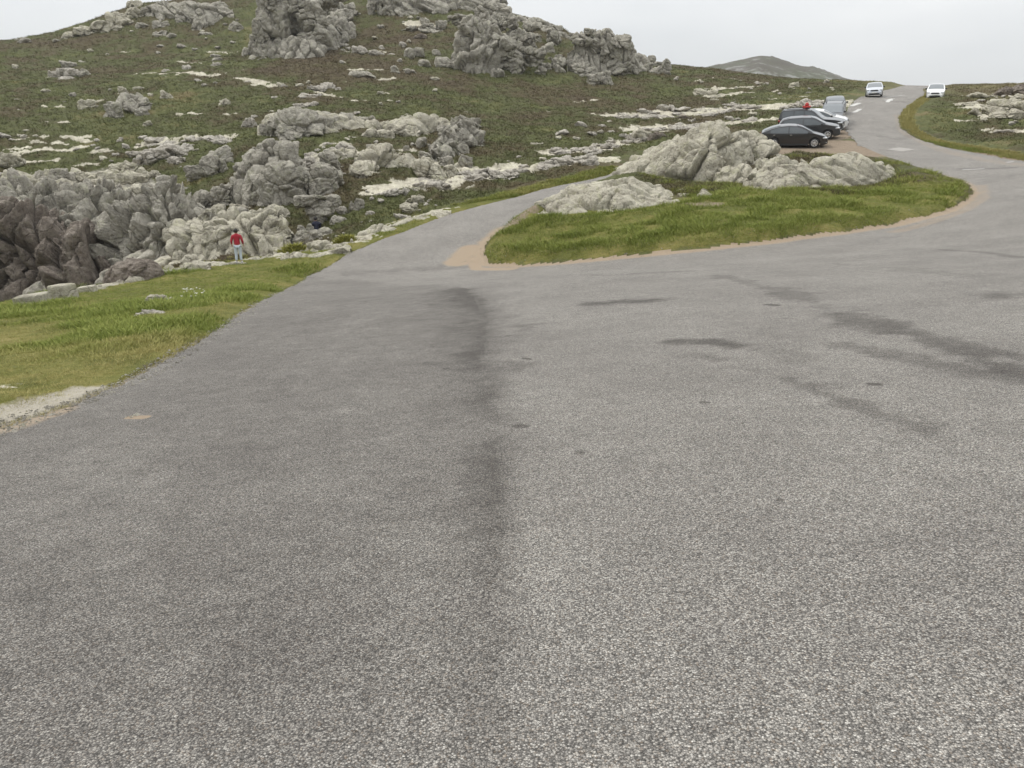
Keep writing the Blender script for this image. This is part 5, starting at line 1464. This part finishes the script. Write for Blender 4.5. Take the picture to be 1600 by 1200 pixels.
def hand(J, B, wrist, base, d, side, curl=.5):
    """palm, four unequal fingers and a thumb from the side of the palm"""
    d = Vector(d).normalized(); side = Vector(side).normalized(); inw = d.cross(side).normalized()
    w = Vector(wrist)
    J.append((tuple(w + d * .05), (.030, .016))); pm = len(J) - 1; B.append((base, pm))
    J.append((tuple(w + d * .09), (.032, .014))); kn = len(J) - 1; B.append((pm, kn))
    for k, (o_, ln) in enumerate(((-.030, .070), (-.010, .080), (.010, .075), (.029, .058))):
        a = w + d * .10 + side * o_
        b = a + d * ln * .5 + inw * ln * .25 * curl; c = b + d * ln * .4 + inw * ln * .5 * curl
        s = len(J); J.extend([(tuple(a), .0095), (tuple(b), .009), (tuple(c), .0075)]); B.extend([(kn, s), (s, s + 1), (s + 1, s + 2)])
    a = w + d * .04 - side * .034; b = a + d * .035 - side * .018; c = b + d * .03
    s = len(J); J.extend([(tuple(a), .012), (tuple(b), .011), (tuple(c), .009)]); B.extend([(pm, s), (s, s + 1), (s + 1, s + 2)])

def standing_person(px, py, label):
    # faces +y (away from the road); feet a little apart, arms hanging out, forearms forward
    J, B = [], []
    def j(p, r): J.append((p, r)); return len(J) - 1
    pel = j((0, 0, .93), (.145, .10)); wai = j((0, .005, 1.08), (.125, .09)); che = j((0, .0, 1.27), (.155, .105)); up = j((0, -.01, 1.40), (.12, .085)); nk = j((0, .0, 1.48), .055)
    hd0 = j((0, .015, 1.545), .07); hd1 = j((0, .02, 1.62), (.078, .092)); hd2 = j((0, .012, 1.69), (.062, .075))
    B += [(pel, wai), (wai, che), (che, up), (up, nk), (nk, hd0), (hd0, hd1), (hd1, hd2)]
    nose = j((0, .125, 1.60), .014); B.append((hd1, nose))
    for s in (-1, 1):
        ear = j((s * .085, .01, 1.605), .014); B.append((hd1, ear))
        sh = j((s * .185, -.005, 1.385), .058); el = j((s * .265, -.03, 1.12), .043); wr = j((s * .275, .13, .94), .028)
        B += [(up, sh), (sh, el), (el, wr)]
        hand(J, B, (s * .275, .13, .94), wr, (s * .05, .75, -.65), (s * -.2, .6, .75), .8)
        hp = j((s * .09, 0, .88), .098); kn = j((s * .105, .02, .49), .06); an = j((s * .115, -.015, .09), .04); to = j((s * .135, .15, .04), .036)
        B += [(pel, hp), (hp, kn), (kn, an), (an, to)]
    body = skin_mesh('person', J, B, 'skin')
    # jacket
    J2 = [((0, 0, .90), (.165, .125)), ((0, .005, 1.06), (.155, .115)), ((0, .0, 1.26), (.178, .125)), ((0, -.01, 1.40), (.165, .125)), ((0, 0, 1.475), .105), ((0, .002, 1.53), .085)]
    B2 = [(0, 1), (1, 2), (2, 3), (3, 4), (4, 5)]
    for s in (-1, 1):
        q = len(J2); J2 += [((s * .195, -.005, 1.395), .088), ((s * .272, -.032, 1.12), .060), ((s * .276, .10, .975), .047)]; B2 += [(3, q), (q, q + 1), (q + 1, q + 2)]
    jk = skin_mesh('jacket', J2, B2, 'jacket_red', body)
    J3 = [((0, 0, .95), (.15, .112))]; B3 = []
    for s in (-1, 1):
        q = len(J3); J3 += [((s * .095, 0, .86), .108), ((s * .108, .02, .49), .076), ((s * .116, -.012, .12), .064)]; B3 += [(0, q), (q, q + 1), (q + 1, q + 2)]
    skin_mesh('trousers', J3, B3, 'jeans', body)
    for s in (-1, 1):
        v, f = ell_mesh((s * .128, .06, .045), (.10, .28, .10), 10, 2.8); mesh_np('shoe', v, f, MAT['shoe'], parent=body)
        v, f = ell_mesh((s * .03, .105, 1.63), (.024, .02, .014), 5); mesh_np('eye', v, f, MAT['hair'], parent=body)
    d, f = cube_sphere(16)
    v = d * np.array([.102, .112, .115]) + np.array([0, -.006, 1.655])
    v = v + d * (.006 * fbm3(d * 9, 5, 3))[:, None]
    cut = (v[:, 1] > .055) & (v[:, 2] < 1.70); v[cut, 1] = .05
    low = v[:, 2] < 1.58; v[low, 2] = 1.58 + (v[low, 2] - 1.58) * .6
    mesh_np('hair', v, f, MAT['hair'], parent=body)
    v, f = ell_mesh((0, .10, 1.565), (.045, .03, .016), 6); mesh_np('mouth', v, f, plain('lips', (.35, .13, .11), .6), parent=body)
    P = spot(px, py, hit(374, 417)[1] + .35)
    body.location = tuple(P)
    body.scale = (.87, .87, .87)
    body.rotation_euler = (0, 0, math.radians(14))
    tag(body, label, 'person')
    return body
p1 = standing_person(374, 411, 'person standing on the pale ledge in red jacket and pale jeans')

def sitting_person(px, py, label):
    # sits facing -x (towards the cove), hands on the knees
    J, B = [], []
    def j(p, r): J.append((p, r)); return len(J) - 1
    pel = j((0, 0, .50), (.14, .12)); wai = j((-.02, 0, .66), (.115, .10)); che = j((-.05, 0, .85), (.12, .15)); up = j((-.05, 0, .97), (.09, .12)); nk = j((-.06, 0, 1.05), .055)
    h0 = j((-.08, 0, 1.115), .07); h1 = j((-.085, 0, 1.19), (.09, .078)); h2 = j((-.075, 0, 1.26), (.073, .062))
    B += [(pel, wai), (wai, che), (che, up), (up, nk), (nk, h0), (h0, h1), (h1, h2)]
    ns = j((-.19, 0, 1.17), .014); B.append((h1, ns))
    for s in (-1, 1):
        er = j((-.075, s * .085, 1.175), .014); B.append((h1, er))
        sh = j((-.04, s * .185, .95), .056); el = j((-.10, s * .22, .70), .042); wr = j((-.32, s * .17, .60), .028)
        B += [(up, sh), (sh, el), (el, wr)]
        hand(J, B, (-.32, s * .17, .60), wr, (-1, 0, -.15), (0, s * -1, 0), .5)
        hp = j((-.04, s * .09, .48), .095); kn = j((-.45, s * .12, .50), .062); an = j((-.43, s * .12, .08), .04); to = j((-.58, s * .13, .04), .036)
        B += [(pel, hp), (hp, kn), (kn, an), (an, to)]
    body = skin_mesh('person', J, B, 'skin')
    J2 = [((0, 0, .48), (.16, .14)), ((-.02, 0, .66), (.14, .13)), ((-.05, 0, .85), (.14, .175)), ((-.05, 0, .97), (.135, .17)), ((-.06, 0, 1.045), .105), ((-.065, 0, 1.10), .085)]
    B2 = [(0, 1), (1, 2), (2, 3), (3, 4), (4, 5)]
    for s in (-1, 1):
        q = len(J2); J2 += [((-.04, s * .195, .955), .086), ((-.10, s * .225, .70), .058), ((-.28, s * .178, .615), .045)]; B2 += [(3, q), (q, q + 1), (q + 1, q + 2)]
    skin_mesh('jacket', J2, B2, 'navy', body)
    J3 = [((0, 0, .49), (.15, .13))]; B3 = []
    for s in (-1, 1):
        q = len(J3); J3 += [((-.06, s * .09, .48), .105), ((-.46, s * .12, .50), .076), ((-.435, s * .12, .12), .06)]; B3 += [(0, q), (q, q + 1), (q + 1, q + 2)]
        v, f = ell_mesh((-.50, s * .125, .045), (.28, .10, .10), 10, 2.8); mesh_np('shoe', v, f, MAT['trim'], parent=body)
    skin_mesh('trousers', J3, B3, 'dark', body)
    d, f = cube_sphere(14)
    v = d * np.array([.112, .102, .112]) + np.array([-.066, 0, 1.225])
    cut = (v[:, 0] < -.125) & (v[:, 2] < 1.27); v[cut, 0] = -.12
    mesh_np('hair', v, f, MAT['hair'], parent=body)
    P = spot(px, py, hit(494, 370)[1] + .7)
    body.location = (P[0], P[1], P[2])
    body.rotation_euler = (0, 0, math.radians(-70))
    tag(body, label, 'person')
    return P
PQ = sitting_person(496, 377, 'person in dark navy clothes sitting among the grey rocks')
s_ = depth_of(PQ) / F
v, f = block((1.0, .9, .9), 801, 22)
tag(rooted('boulder', v + PQ + np.array([.12, .1, .0]), f, MAT['grey']), 'grey rock seat under the person in dark clothes', 'boulder')
v, f = block((.62, .4, .5), 803, 20, e=3)
tag(rooted('boulder', v + spot(499, 368, PQ[1] - .75), f, MAT['bleached']), 'small bright white rock in front of the person in dark clothes', 'boulder')
# ------------------------------------------------------------------ sea haze over the headland
n = NT('sea_air'); n.t.nodes.remove(n.b)
pv = n.t.nodes.new('ShaderNodeVolumePrincipled')
pv.inputs['Color'].default_value = (.93, .95, .97, 1); pv.inputs['Density'].default_value = HAZE if 'HAZE' in globals() else .0002
pv.inputs['Anisotropy'].default_value = .2
n.t.links.new(pv.outputs[0], n.out.inputs['Volume'])
lo_, hi_ = np.array([-950., -950., -60.]), np.array([950., 1050., 75.])
hv = np.array([[x, y, z] for x in (lo_[0], hi_[0]) for y in (lo_[1], hi_[1]) for z in (lo_[2], hi_[2])])
hf = np.array([[0, 1, 3, 2], [4, 6, 7, 5], [0, 4, 5, 1], [2, 3, 7, 6], [0, 2, 6, 4], [1, 5, 7, 3]])
hz = mesh_np('haze', hv, hf, n.m, False)
tag(hz, 'thin pale sea haze over the headland', 'haze', kind='stuff')
